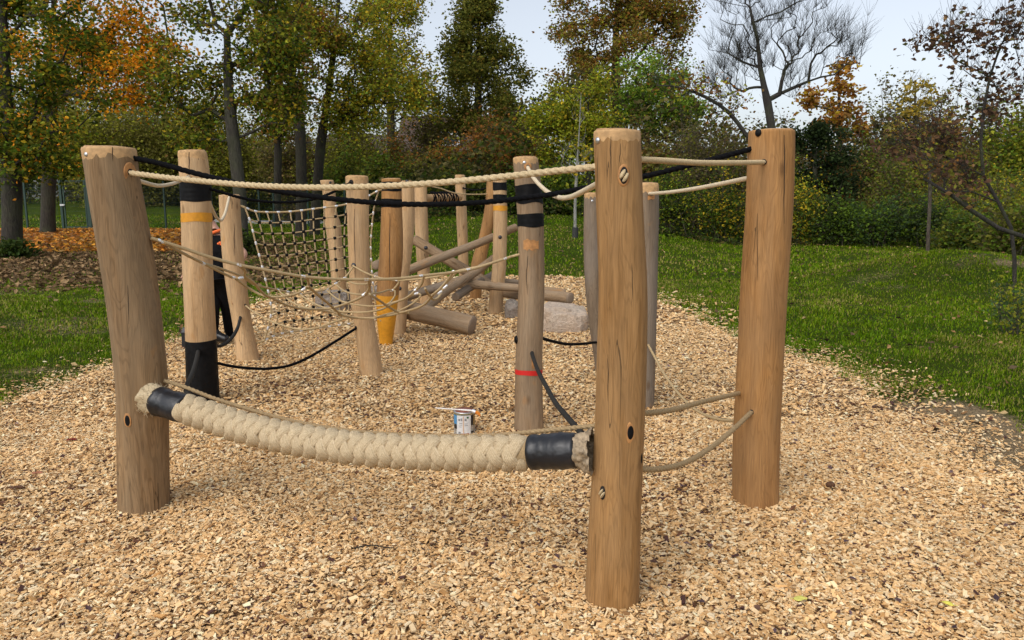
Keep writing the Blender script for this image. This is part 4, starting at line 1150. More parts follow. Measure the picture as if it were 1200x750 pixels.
mb = MB(); ellipsoid(mb, P(499, 290.5, 11.16), (.03, .03, .03)); o = mb.build('bolt', DARKMETAL, None, origin=P(499, 290.5, 11.16)); M4 = o.location.copy(); o.parent = l2
o.location = l2.rotation_quaternion.to_matrix().inverted() @ (M4 - l2.location)
log('thin level log running behind the red-ringed middle post, upper of the two there', (529, 331, 10.6), (661.5, 342.5, 10.35), 11, 8, W_MID, 5)
log('log with a round dark cut end lying on the pale boulder', (585, 342, 10.9), (668, 349.5, 10.0), 11.5, 13.5, W_MID, 6)
log('level log low behind the slim pale post at the left of the pile', (472, 349, 10.7), (546, 326.5, 10.9), 11, 10, W_DARK, 7)
log('short log with a dark cut end in the middle of the pile', (534, 348, 10.1), (590, 314, 11.9), 10, 8, W_DARK, 8)
log('farthest thin log lying behind the slim two-banded post', (570, 328, 12.0), (622, 332, 11.8), 7, 7, W_DARK, 9)
log('short log end pointing at the viewer between the climbing net and the orange-footed post', (440, 311, 11.6), (452, 306, 12.6), 10, 9, W_MID, 10)
log('lower dark-ended log behind the orange-footed post', (441.5, 324, 11.5), (453, 320, 12.5), 10, 9, W_DARK, 11)
bm = log('pale level beam wrapped in black rope between two far posts', (489, 233, 11.75), (538, 231, 12.7), 9.5, 9.5, W_PALE, 12, 'beam', group=None)
mb = MB()
for k in range(17):
    t = .30 + .62 * k / 17
    L = float(np.linalg.norm(P(538, 231, 12.7) - P(489, 233, 11.75)))
    a = np.linspace(0, 2 * np.pi, 17); rr = .071 + .004 * math.sin(k * 2.1)
    sweep(mb, np.stack([rr * np.cos(a), rr * np.sin(a) + .018 * (1 if k % 2 else -1), np.full(17, t * L) + .012 * np.sin(a + k)], -1), .012, 6, cap=False)
wr = mb.mesh('rope_wrap'); wr.materials.append(R_BLACK)
o = bpy.data.objects.new('rope_wrap', wr); COL.objects.link(o); o.parent = bm
log('short tan beam stub fixed between two posts beside the orange-footed post', (471, 229.5, 9.1), (483, 237, 11.5), 9, 8, W_WARM, 13, 'beam', group=None)

# ------------------------------------------------------------------ boulders
import bmesh
from mathutils import noise as mnoise
def rockmat(name, c1, c2, c3):
    m, nt, b, out = mat(name); g = NT(nt); o = g.obj()
    n1 = g.noise(o, 6, 6, .7); n2 = g.noise(o, 32, 4, .7)
    col = g.mix(g.ramp(n1, [(.4, (0, 0, 0)), (.62, (1, 1, 1))]), g.ramp(n2, [(.3, c1), (.7, c2)]), c3)
    g.set(b.inputs['Base Color'], col); b.inputs['Roughness'].default_value = .9
    g.set(b.inputs['Normal'], g.bump(g.math('ADD', n1, n2), .9, .05)); return m
ROCK_PALE = rockmat('limestone', (.42, .32, .24), (.72, .60, .47), (.58, .44, .32))
ROCK_GREY = rockmat('grey_stone', (.20, .165, .13), (.42, .36, .30), (.30, .24, .19))
def rock(label, px0, px1, py_top, py_base, depth_m, material, seed, flat=.5):
    g0 = ground((px0 + px1) / 2, py_base); d = g0[1] + depth_m / 2
    pl, pr = P(px0, py_base, d), P(px1, py_base, d); zt = P(px0, py_top, d)[2]
    c = np.array([(pl[0] + pr[0]) / 2, d, g0[2]])
    bmm = bmesh.new(); bmesh.ops.create_icosphere(bmm, subdivisions=5, radius=1)
    sx, sy, sz = (pr[0] - pl[0]) / 2, depth_m / 2, zt - g0[2]
    for v in bmm.verts:
        p = v.co.copy(); s_ = Vector((seed * 3.1, seed * 1.7, seed))
        # squarish block
        q = Vector([math.copysign(abs(k) ** .55, k) for k in p])
        f = 1 + .22 * mnoise.noise(p * 1.3 + s_) + .10 * mnoise.noise(p * 3.4 + s_) + .05 * mnoise.noise(p * 8 + s_) + .02 * mnoise.noise(p * 19 + s_)
        q *= f * .93
        v.co = (q.x * sx, q.y * sy, q.z * sz * (.97 if q.z > 0 else .25))
    me = bpy.data.meshes.new('boulder'); bmm.to_mesh(me); bmm.free()
    for p_ in me.polygons: p_.use_smooth = True
    me.materials.append(material)
    o = bpy.data.objects.new('boulder', me); COL.objects.link(o); o.location = [float(k) for k in c]
    return tag(o, label, 'boulder', 'boulders in the chips')
rock('large pale pinkish limestone boulder behind the right side of the red-ringed middle post', 626, 690, 354, 389, .7, ROCK_PALE, 1)
rock('small grey stone between the slim two-banded post and the red-ringed middle post', 592, 612, 351, 373, .4, ROCK_GREY, 2)
rock('grey-brown boulder behind the lower right corner of the climbing net', 373, 412, 337, 364, .6, ROCK_GREY, 3)
rock('smaller grey boulder between the bent-footed post and the orange-footed post', 428, 452, 334, 352, .5, ROCK_GREY, 4)

# ------------------------------------------------------------------ paint can with brush
g0 = ground(543.5, 509.5); CR = 12.4 / FPX * zdepth(g0); cc = np.array([g0[0], g0[1] + CR, float(chipbed_z(np.array([g0[0]]), np.array([g0[1]]))[0]) + .006])
CHH = P(543, 484, cc[1] - CR)[2] - cc[2]
CE = empty('paint_can', cc, 'small paint can with a white label standing on the wood chips behind the braided rope', 'paint can')
WHITE = plain('label_white', (.68, .68, .67), .4, noise=(60, .06)); BLUE = plain('label_blue', (.08, .27, .5), .4); BLACKP = plain('label_black', (.02, .02, .022), .4)
GOLD = plain('label_gold', (.35, .24, .09), .45); LGREY = plain('label_grey', (.42, .43, .42), .45); REDB = plain('label_red_brown', (.42, .10, .035), .5); GREEN = plain('label_green', (.03, .12, .05), .5)
INK = plain('label_ink', (.22, .22, .23), .5)
mb = MB()
zz = np.array([0, .003, CHH - .012, CHH - .01, CHH - .004, CHH, CHH]); rr = np.array([.97, 1, 1, 1.03, 1.05, 1.03, .93]) * CR
sweep(mb, np.stack([0 * zz, 0 * zz, zz + np.arange(7) * 1e-5], -1) + cc, rr, 40)
mb.build('can_body', METAL, CE)
mb = MB(); zz = np.array([CHH - .014, CHH - .0085]); sweep(mb, np.stack([0 * zz, 0 * zz, zz], -1) + cc, 1.004 * CR, 40, cap=False); mb.build('rim_ring', plain('rim_green', (.25, .33, .12), .5), CE)
mb = MB(); zz = np.array([CHH + .0005, CHH + .006, CHH + .0065]); sweep(mb, np.stack([0 * zz, 0 * zz, zz], -1) + cc, np.array([.86, .86, .6]) * CR, 40); mb.build('paint_surface', plain('paint_red_brown', (.22, .05, .02), .3), CE)
vd = math.atan2(-cc[1], -cc[0])            # direction of the viewer seen from the can
def patch(name, u0, u1, v0, v1, off, m):
    """label field: u across the visible half (-1..1), v up the can (0..1)"""
    mb = MB(); a = np.linspace(math.asin(u0), math.asin(u1), 10) + vd; r_ = CR * 1.002 + off
    lo = np.stack([cc[0] + r_ * np.cos(a), cc[1] + r_ * np.sin(a), np.full(10, cc[2] + v0 * CHH)], -1); hi = lo + [0, 0, (v1 - v0) * CHH]
    i = np.arange(9); mb.add(np.vstack([lo, hi]), np.stack([i, i + 1, 11 + i, 10 + i], -1)); return mb.build(name, m, CE)
patch('label_panel', -.999, .999, .04, .87, .0004, LGREY)
patch('label_panel', -.68, .60, .03, .885, .0012, WHITE)
patch('label_field', -.98, -.70, .5, .87, .0012, BLUE); patch('label_field', -.93, -.69, .30, .49, .0014, BLACKP)
patch('label_field', .62, .83, .45, .87, .0012, BLACKP); patch('label_field', .84, .99, .42, .86, .0012, GOLD); patch('label_field', .62, .86, .12, .2, .0014, BLACKP)
patch('label_bar', -.28, .42, .055, .14, .0018, REDB); patch('label_bar', -.14, -.03, .16, .86, .0016, plain('label_wood_strip', (.6, .42, .3), .5))
for u0, u1, v0, v1 in [(-.55, -.38, .66, .74), (-.34, -.2, .66, .77), (.02, .2, .66, .75), (-.5, -.2, .55, .575), (.0, .3, .53, .55), (-.5, -.22, .48, .5), (.02, .34, .46, .48), (-.5, -.25, .40, .42), (-.55, -.35, .12, .2)]:
    patch('label_lettering', u0, u1, v0, v1, .0019, INK)
patch('label_leaf', .22, .4, .76, .84, .0019, GREEN)
hp = P(510, 477.5, cc[1] - .01); hp[2] = cc[2] + CHH + .018
he = P(553, 480.5, cc[1] - CR * .75); he[2] = cc[2] + CHH + .012
BE2 = empty('paint_brush', hp, 'white-handled paint brush with orange bristles lying across the open paint can', 'paint brush')
dr = (he - hp) / np.linalg.norm(he - hp)
mb = MB(); path = np.linspace(hp, he, 12); sweep(mb, path, np.array([.003, .0045, .005, .005, .0048, .0045, .0045, .005, .006, .007, .007, .006]), 10); mb.build('handle', plain('brush_white', (.8, .76, .7), .45), BE2)
mb = MB(); sweep(mb, [he, he + dr * .012 + [0, 0, -.003], he + dr * .024 + [0, 0, -.008]], [.010, .011, .0115], 12); mb.build('ferrule', plain('ferrule_white', (.82, .82, .82), .35, .3), BE2)
e0 = he + dr * .024 + np.array([0, 0, -.008]); mb = MB()
for k in range(70):
    a = rng.uniform(0, 6.28); q = math.sqrt(rng.random()) * .0105; o_ = np.array([0, q * math.cos(a), q * math.sin(a)])
    sweep(mb, [e0 + o_, e0 + o_ * 1.2 + dr * .02 + [0, 0, -.008], e0 + o_ * 1.1 + dr * .036 + [0, 0, -.02]], [.0016, .0014, .0008], 5, cap=False)
mb.build('bristles', plain('bristle_orange', (.75, .25, .02), .6), BE2)

# ------------------------------------------------------------------ loose things on the chips
def single_leaf(px, py, L, col, label, yaw, seed, cat='leaf', curl=.25):
    g_ = ground(px, py); g_[2] = float(chipbed_z(np.array([g_[0]]), np.array([g_[1]]))[0]) + .022
    r = np.random.default_rng(seed); n = 13; t = np.linspace(0, 1, n); w = .5 * L * .62 * np.sin(np.pi * t ** .8) ** .8
    V = []
    for k in (-1, -.5, 0, .5, 1):
        V.append(np.stack([(t - .5) * L, k * w * (1 + .12 * np.sin(9 * t + k)), curl * L * ((k * w / (L * .31)) ** 2 * .35 + (t - .5) ** 2 * .5) + .002 * np.sin(7 * t + k * 3)], -1))
    V = np.array(V).reshape(-1, 3) @ rotz(yaw).T + g_
    i = np.arange(4)[:, None] * n; j = np.arange(n - 1)[None]
    mb = MB(); mb.add(V, np.stack([i + j, i + j + 1, i + n + j + 1, i + n + j], -1).reshape(-1, 4), col)
    sweep(mb, [V[2 * n], V[2 * n] - (rotz(yaw) @ np.array([L * .3, 0, 0])) + [0, 0, .004]], .0012, 5, col=col)
    o = mb.build('fallen_leaf', LITTER, None, origin=g_); sol = o.modifiers.new('thick', 'SOLIDIFY'); sol.thickness = .0012
    return tag(o, label, cat, 'fallen leaves on the chips')
single_leaf(938, 704, .058, (.55, .52, .13), 'fallen yellow-green leaf lying flat on the chips, near the bottom edge', .1, 1)
single_leaf(1110.5, 709, .045, (.60, .55, .10), 'small bright yellow leaf on the chips near the bottom right corner', 2.4, 2)
single_leaf(84, 516, .07, (.17, .03, .022), 'dark red leaf on the chips left of the bent left post', .25, 3)
single_leaf(44, 555, .065, (.33, .14, .08), 'reddish brown leaf on the chips at the left edge of the picture', .0, 4)
single_leaf(20, 574, .075, (.10, .05, .03), 'dark brown leaf on the chips at the far left, below the reddish one', .15, 5)
g_ = ground(973, 570); g_[2] = float(chipbed_z(np.array([g_[0]]), np.array([g_[1]]))[0]) + .022
mb = MB()
for k in range(60):
    z = 1 - 2 * (k + .5) / 60; a = k * 2.4; r_ = math.sqrt(1 - z * z)
    nrm = np.array([r_ * math.cos(a), r_ * math.sin(a), z]); ellipsoid(mb, g_ + nrm * [.024, .016, .016], (.007, .0055, .003), basis(nrm), 8, 5)
ellipsoid(mb, g_, (.025, .017, .017))
tag(mb.build('pine_cone', plain('cone_brown', (.11, .05, .022), .8, noise=(80, .4)), None, origin=g_), 'small dark brown pine cone on the chips right of the warm tan post', 'pine cone')
def twig(pts, label, r_=.003):
    V = []
    for px, py in pts:
        q = ground(px, py); q[2] = float(chipbed_z(np.array([q[0]]), np.array([q[1]]))[0]) + .024; V.append(q)
    mb = MB(); path = catmull(V, 24); sweep(mb, path, np.linspace(r_, r_ * .5, 24), 7); tag(mb.build('twig', BARK, None, origin=path[0]), label, 'twig')
twig([(415, 645), (425, 642.5), (437, 641.5), (450, 644), (462, 645)], 'thin dark twig lying on the chips below the middle of the braided rope', .004)

# ------------------------------------------------------------------ the worker behind the posts
def skin(name, pts, edges, radii, root, material, parent=None, sub=2, origin=None):
    me = bpy.data.meshes.new(name); org = np.asarray(origin, float)
    me.from_pydata([tuple(np.asarray(p) - org) for p in pts], edges, []); me.update()
    o = bpy.data.objects.new(name, me); COL.objects.link(o)
    mo = o.modifiers.new('skin', 'SKIN')
    for k, sv in enumerate(me.skin_vertices[0].data):
        r_ = radii[k]; sv.radius = r_ if isinstance(r_, tuple) else (r_, r_); sv.use_root = (k == root)
    ss = o.modifiers.new('sub', 'SUBSURF'); ss.levels = sub; ss.render_levels = sub
    bpy.context.view_layer.update()
    ev = o.evaluated_get(bpy.context.evaluated_depsgraph_get())
    m2 = bpy.data.meshes.new_from_object(ev)
    o.modifiers.clear(); o.data = m2; m2.materials.clear(); m2.materials.append(material)
    for p_ in m2.polygons: p_.use_smooth = True
    o.location = [float(v) for v in org]
    if parent is not None:
        o.parent = parent; o.location = [float(a - b) for a, b in zip(org, parent.location)]
    return o
DP = 8.45
J = lambda px, py, dd=0.0: P(px, py, DP + dd)
SKIN = plain('skin', (.50, .27, .18), .5, noise=(30, .1)); CLOTH = plain('black_workwear', (.007, .007, .008), .9, noise=(40, .35), bump=(30, .3, .01))
CLOTH.node_tree.nodes['Principled BSDF'].inputs['Specular IOR Level'].default_value = .1
HAIR = plain('dark_hair', (.03, .02, .014), .6, noise=(90, .4)); NEON = plain('orange_collar', (.85, .16, .03), .7); BOOT = plain('black_boot', (.014, .014, .015), .35, noise=(30, .3))
gp = ground(250, 404); ORG = np.array([J(250, 404)[0], DP, float(zg(J(250, 404)[0], DP))])
hip, waist, chest, neckb, neck, headp = J(257, 328), J(257, 310), J(256, 290), J(253.5, 275), J(250.5, 268), J(240, 256)
shR, elR, wrR = J(265, 281, -.05), J(287.5, 297, -.10), J(276, 316, -.28)
shL, elL, wrL = J(246, 281, .2), J(232, 302, .25), J(222, 318, .1)
hiR, knR, anR, toR = J(260, 332, -.05), J(267, 360, .05), J(271, 394, .22), J(289, 404, .2)
hiL, knL, anL, toL = J(253, 332, .1), J(249, 360, -.12), J(249, 388, .0), J(268, 397, -.05)
def along(a, b, t): return np.asarray(a) * (1 - t) + np.asarray(b) * t
# the body runs from the boots to the crown in one surface
bp = [hip, waist, chest, neckb, neck, headp, shR, elR, wrR, shL, elL, wrL, hiR, knR, anR, hiL, knL, anL, along(neck, headp, 1.0) + np.array([-.05, -.01, .05]), along(wrR, wrR + (wrR - elR), .28), along(wrL, wrL + (wrL - elL), .28)]
be = [(0, 1), (1, 2), (2, 3), (3, 4), (4, 5), (5, 18), (2, 6), (6, 7), (7, 8), (8, 19), (2, 9), (9, 10), (10, 11), (11, 20), (0, 12), (12, 13), (13, 14), (0, 15), (15, 16), (16, 17)]
br = [(.11, .09), (.11, .09), (.14, .10), .075, .056, (.078, .088), .062, .042, .030, .062, .042, .030, .09, .06, .045, .09, .06, .045, .07, (.032, .018), (.032, .018)]
PE = empty('person', ORG, 'worker in black shirt with orange collar and black trousers leaning forward between two posts', 'person')
skin('body', bp, be, br, 0, SKIN, PE, 2, ORG)
# face and hands on the body
mb = MB(); M = basis(np.array([-.9, -.35, -.1]))
ellipsoid(mb, headp + M @ np.array([0, -.005, .10]), (.014, .024, .02), M); ellipsoid(mb, headp + M @ np.array([0, -.045, .088]), (.026, .006, .008), M)
for s_ in (-1, 1): ellipsoid(mb, headp + M @ np.array([.084 * s_, 0, -.005]), (.012, .03, .02), M)
mb.build('facial_features', SKIN, PE)
mb = MB()
for s_ in (-1, 1): ellipsoid(mb, headp + M @ np.array([.032 * s_, .02, .083]), (.011, .006, .008), M)
mb.build('eyes', HOLE, PE)
mb = MB(); ellipsoid(mb, headp + np.array([.02, .0, .035]), (.096, .096, .098), None, 20, 14)
for k in range(500):
    a = rng.uniform(0, 6.28); z = rng.uniform(-.1, 1); r_ = math.sqrt(max(0, 1 - z * z)); nrm = np.array([r_ * math.cos(a), r_ * math.sin(a), z])
    p0 = headp + np.array([.02, 0, .035]) + nrm * .094; sweep(mb, [p0, p0 + nrm * .01 + np.array([.012, 0, -.008])], [.003, .001], 4, cap=False)
mb.build('hair', HAIR, PE)
def hand(wr, el, sd):
    mb = MB(); f = (wr - el) / np.linalg.norm(wr - el); s_ = np.cross(f, [0, 0, 1]); s_ /= np.linalg.norm(s_); u = np.cross(s_, f)
    palm = wr + f * .085
    for k, (o_, L_) in enumerate(((-.03, .062), (-.01, .075), (.01, .07), (.03, .055))):
        b_ = palm + s_ * o_; sweep(mb, [b_ - f * .03, b_, b_ + f * L_ * .5 - u * .008, b_ + f * L_ * .8 - u * .03, b_ + f * L_ * .85 - u * .045], [.0085, .009, .0085, .0078, .005], 8)
    b_ = wr + f * .04 + s_ * sd * .03; sweep(mb, [b_ - s_ * sd * .02, b_ + s_ * sd * .025 + f * .02, b_ + s_ * sd * .035 + f * .055 - u * .012], [.012, .0105, .006], 8)
    mb.build('fingers', SKIN, PE)
hand(wrR, elR, -1); hand(wrL, elL, 1)
tp = [hip + np.array([0, 0, -.03]), waist, chest, along(chest, neckb, .8), shR, along(shR, elR, .62), shL, along(shL, elL, .62)]
skin('shirt', tp, [(0, 1), (1, 2), (2, 3), (2, 4), (4, 5), (2, 6), (6, 7)], [(.165, .135), (.16, .13), (.18, .14), .10, .085, .075, .085, .075], 1, CLOTH, PE, 2, ORG)
mb = MB(); T_ = neck - neckb; T_ /= np.linalg.norm(T_); Mx = basis(T_, (1, 0, 0)); a = np.linspace(0, 2 * np.pi, 28)
sweep(mb, np.array([along(neckb, neck, .35) + Mx @ np.array([.088 * math.cos(t), .088 * math.sin(t), 0]) for t in a]), .017, 8, cap=False); mb.build('collar', NEON, PE)
mb = MB(); q = J(258.5, 284, -.19); Mq = basis(np.array([0, -1, .1]))
for k in range(5): ellipsoid(mb, q + Mq @ np.array([rng.normal(0, .014), rng.normal(0, .014), 0]), (.014, .012, .004), Mq, 8, 6)
mb.build('shirt_emblem', NEON, PE)
lp = [hip + np.array([0, 0, .03]), hiR, knR, along(knR, anR, 1.0), hiL, knL, along(knL, anL, 1.0)]
skin('trousers', lp, [(0, 1), (1, 2), (2, 3), (0, 4), (4, 5), (5, 6)], [(.155, .13), .105, .08, .072, .105, .08, .072], 0, CLOTH, PE, 2, ORG)
for an, to in ((anR, toR), (anL, toL)):
    gz = ORG[2]; an = an.copy(); to = to.copy(); an[2] = gz + .13; to[2] = gz + .05
    heel = an + (an - to) * .22; heel[2] = gz + .055
    skin('boot', [along(an, an + np.array([0, 0, .12]), 1), an, heel, along(heel, to, .55) + np.array([0, 0, .012]), to], [(0, 1), (1, 2), (1, 3), (3, 4), (2, 3)], [.058, .06, .05, .052, .045], 1, BOOT, PE, 2, ORG)

tb = ground(221, 408); TBZ = float(chipbed_z(np.array([tb[0]]), np.array([tb[1]]))[0])
TBE = empty('tool_box', (tb[0], tb[1] + .12, TBZ), 'black tool box on the chips, half hidden behind the black-footed post', 'tool box')
mb = MB(); c_ = np.array([tb[0], tb[1] + .12, TBZ]); box(mb, c_ + [0, 0, .085], (.145, .24, .17), taper=.96); box(mb, c_ + [0, 0, .173], (.15, .25, .012)); mb.build('case', BOOT, TBE, smooth_shade=False)
mb = MB(); box(mb, c_ + [0, 0, .204], (.14, .235, .05), taper=.85); mb.build('lid', BOOT, TBE, smooth_shade=False)
mb = MB(); sweep(mb, catmull([c_ + [0, -.07, .228], c_ + [0, -.06, .255], c_ + [0, .06, .255], c_ + [0, .07, .228]], 14), .009, 8); mb.build('handle', BOOT, TBE)

# ------------------------------------------------------------------ trees and shrubs
def skeleton(trunk, clumps, rt, tip, start=.3, seed=0, kink=.12, seg=.5, up=.25, leaders=7, rise=.25):
    """trunk polyline + limbs reaching every clump; returns chains of (points, radii)"""
    r = np.random.default_rng(seed)
    trunk = np.asarray(trunk, float)
    L = np.sum(np.linalg.norm(np.diff(trunk, axis=0), axis=1)); n = max(6, int(L / .4))
    T = catmull(trunk, n)
    pos = [p for p in T]; par = [-1] + list(range(n - 1)); ok = [i > n * start for i in range(n)]
    dep = list(np.concatenate([[0], np.cumsum(np.linalg.norm(np.diff(T, axis=0), axis=1))]))
    D = [np.min(np.linalg.norm(T - c, axis=1)) for c in clumps]
    ends = []
    # a few far clumps first: they become the main limbs, the rest branch off them
    lead = []
    if leaders:
        far = [int(q) for q in np.argsort(-np.asarray(D))[:max(leaders, len(clumps) // 2)]]
        lead = [far[0]]
        while len(lead) < min(leaders, len(far)):
            lead.append(max(far, key=lambda q: min(np.linalg.norm(clumps[q] - clumps[o]) for o in lead)))
    for q in lead + [int(k_) for k_ in np.argsort(D) if int(k_) not in lead]:
        c = clumps[q]
        A = np.array(pos); okm = np.array(ok)
        v = c - A; dist = np.linalg.norm(v, axis=1)
        cost = dist + 1.1 * np.maximum(0, A[:, 2] - c[2] + rise * dist) + np.where(okm, 0, 1e6) + .12 * np.array(dep)
        i = int(np.argmin(cost)); a = A[i]; d_ = dist[i]
        m = max(2, int(d_ / seg))
        k = i
        for s_ in range(1, m + 1):
            t = s_ / m
            p = a * (1 - t) + c * t + np.array([0, 0, up * d_ * (t * (1 - t)) * (1 if r.random() < .8 else -1)]) + r.normal(0, kink * d_ / m, 3) * (t < 1)
            pos.append(p); par.append(k); ok.append(True); dep.append(dep[k] + d_ / m); k = len(pos) - 1
        ends.append(k)
    N = len(pos); cnt = np.zeros(N); cnt[ends] += 1
    if cnt[n - 1] == 0: cnt[n - 1] = 1
    for i in range(N - 1, 0, -1):
        if par[i] >= 0: cnt[par[i]] += cnt[i]
    e = math.log(rt / tip) / max(math.log(max(cnt[0], 2)), .1)
    rad = tip * np.maximum(cnt, 1) ** e
    # the trunk also tapers with height
    rad[:n] = np.maximum(rad[:n] * 1.0, rt * (1 - .75 * np.linspace(0, 1, n)) * .9 * (np.linspace(0, 1, n) < .999))
    rad[0] *= 1.25; rad[1] *= 1.08
    ch = [[] for _ in range(N)]
    for i in range(1, N):
        ch[par[i]].append(i)
    chains = []; stack = [(0, None)]
    while stack:
        s_, pr = stack.pop()
        idx = [pr, s_] if pr is not None else [s_]
        cur = s_
        while ch[cur]:
            nx = max(ch[cur], key=lambda q: (q < n, cnt[q]))
            for o in ch[cur]:
                if o != nx: stack.append((o, cur))
            idx.append(nx); cur = nx
        pts = np.array([pos[i] for i in idx]); rr = np.array([rad[i] for i in idx])
        if pr is not None: rr[0] = rr[1] if len(rr) > 1 else rr[0]
        chains.append((pts, rr, s_ == 0))
    return chains, np.array(pos), rad
def wood_mesh(mb, chains, rmin=0.0, col=None):
    for pts, rr, main in chains:
        if len(pts) < 2: continue
        k = 12 if main else (7 if rr[0] > .03 else (5 if rr[0] > .012 else 3))
        sweep(mb, pts, np.maximum(rr, rmin), k, cap=False)
def crown_points(n, c, rad, shape, r, shell=.55):
    """clump centres inside an envelope; shape: round, cone, vase"""
    out = []
    while len(out) < n:
        p = r.normal(0, 1, 3); p /= np.linalg.norm(p)
        q = p * (shell + (1 - shell) * r.random()) if r.random() < .8 else p * r.random()
        if shape == 'cone':
            t = r.random() ** 1.25; a = r.uniform(0, 6.28)
            k = math.sqrt(r.uniform(.12, 1)) * (1 - t) ** .75 * (.75 + .35 * r.random())
            q = np.array([k * math.cos(a), k * math.sin(a), t * 2 - 1])
        elif shape == 'vase':
            q[:2] *= .55 + .45 * (q[2] + 1) / 2
        out.append(np.asarray(c) + q * np.asarray(rad))
    return np.array(out)
TREES = 0
def tree(name, label, base, trunk_px=None, crown=None, n_clump=70, n_leaf=7000, leaf=.14, pal=((.05, .09, .015),), w=None, rt=.2, tip=.012, sigma=.5, shape='round', bark=None, seed=1,
         cat='tree', group='trees round the playground', start=.3, thin=.0, d=None, up=.25, extra=None, kink=.12, shell=.55, flat=0.0, twigs=0, seg=.5, patchy=.35, rise=.25, leaders=7):
    """base = (px, depth); crown = list of (px, py, half width px, half height px, depth offset, share); trunk_px = [(px, py), ...]"""
    r = np.random.default_rng(seed)
    px, d = base
    b = P(px, 300, d); b[2] = float(zg(b[0], d))
    tr = [b - np.array([0, 0, .15])] + [P(q[0], q[1], d + (q[2] if len(q) > 2 else 0)) for q in (trunk_px or [])]
    cl = []
    tot = sum(c[5] for c in crown)
    for (cx, cy, hw, hh, do, sh) in crown:
        c = P(cx, cy, d + do); zc = zdepth(c)
        cl.append(crown_points(max(2, int(n_clump * sh / tot)), c, (hw / FPX * zc, hw / FPX * zc * .8, hh / FPX * zc), shape, r, shell))
    cl = np.vstack(cl)
    e = empty(name, b, label, cat, group)
    chains, pos, rad = skeleton(tr, cl, rt, tip, start, seed, kink, seg, up, leaders, rise)
    mb = MB(); wood_mesh(mb, chains)
    if twigs:
        tips = pos[rad < tip * 2.2]
        m = len(tips) * twigs; k = np.repeat(np.arange(len(tips)), twigs)
        dv = r.normal(0, 1, (m, 3)); dv[:, 2] = np.abs(dv[:, 2]) * .7 + .2; dv /= np.linalg.norm(dv, axis=1)[:, None]
        out = tips[k] - tr[1 if len(tr) > 1 else 0]; out /= np.linalg.norm(out, axis=1)[:, None] + 1e-9
        dv = dv + out * .9; dv /= np.linalg.norm(dv, axis=1)[:, None]
        ln = r.uniform(.35, .95, m) * twigs_len
        for q in range(m):
            p0 = tips[k[q]]; mid = p0 + dv[q] * ln[q] * .5 + r.normal(0, .03, 3)
            sweep(mb, [p0, mid, p0 + dv[q] * ln[q] + r.normal(0, .05, 3)], [tip * .8, tip * .6, tip * .35], 3, cap=False)
    mb.build('trunk', bark or BARK, e)
    if n_leaf:
        mb = MB()
        thin_ = [pts[max(0, int(len(pts) * .35)):] for pts, rr_, main in chains if not main and len(pts) > 1]
        allp = np.vstack(thin_) if thin_ else cl
        a = np.vstack([cl, cl, allp])
        dens = r.gamma(1.3, 1.0, len(a)); k = r.choice(len(a), n_leaf, p=dens / dens.sum())
        p = a[k] + r.normal(0, 1, (n_leaf, 3)) * sigma * .62 * np.array([1, 1, .7])
        k = k[p[:, 2] > b[2] + .02]; p = p[p[:, 2] > b[2] + .02]
        tint = r.random(len(a))[k][:len(p)]
        pal_ = np.asarray(pal, float)
        ww = np.ones(len(pal_)) if w is None else np.asarray(w, float)
        # two draws with the palette order shifted by the clump's tint keep neighbours alike
        order = r.permutation(len(pal_)); half = max(1, len(pal_) // 2)
        A_, B_ = order[:half], order[half:] if len(order) > half else order
        selA = tint < .5
        def sub(ix):
            x = ww.copy(); x[[i for i in range(len(pal_)) if i not in ix]] *= 1 - patchy; return x
        leaf_block(mb, p[selA], leaf, pal_, sub(A_), flat)
        leaf_block(mb, p[~selA], leaf, pal_, sub(B_), flat)
        mb.build('crown', LEAF, e, smooth_shade=False)
    return e
twigs_len = 1.0
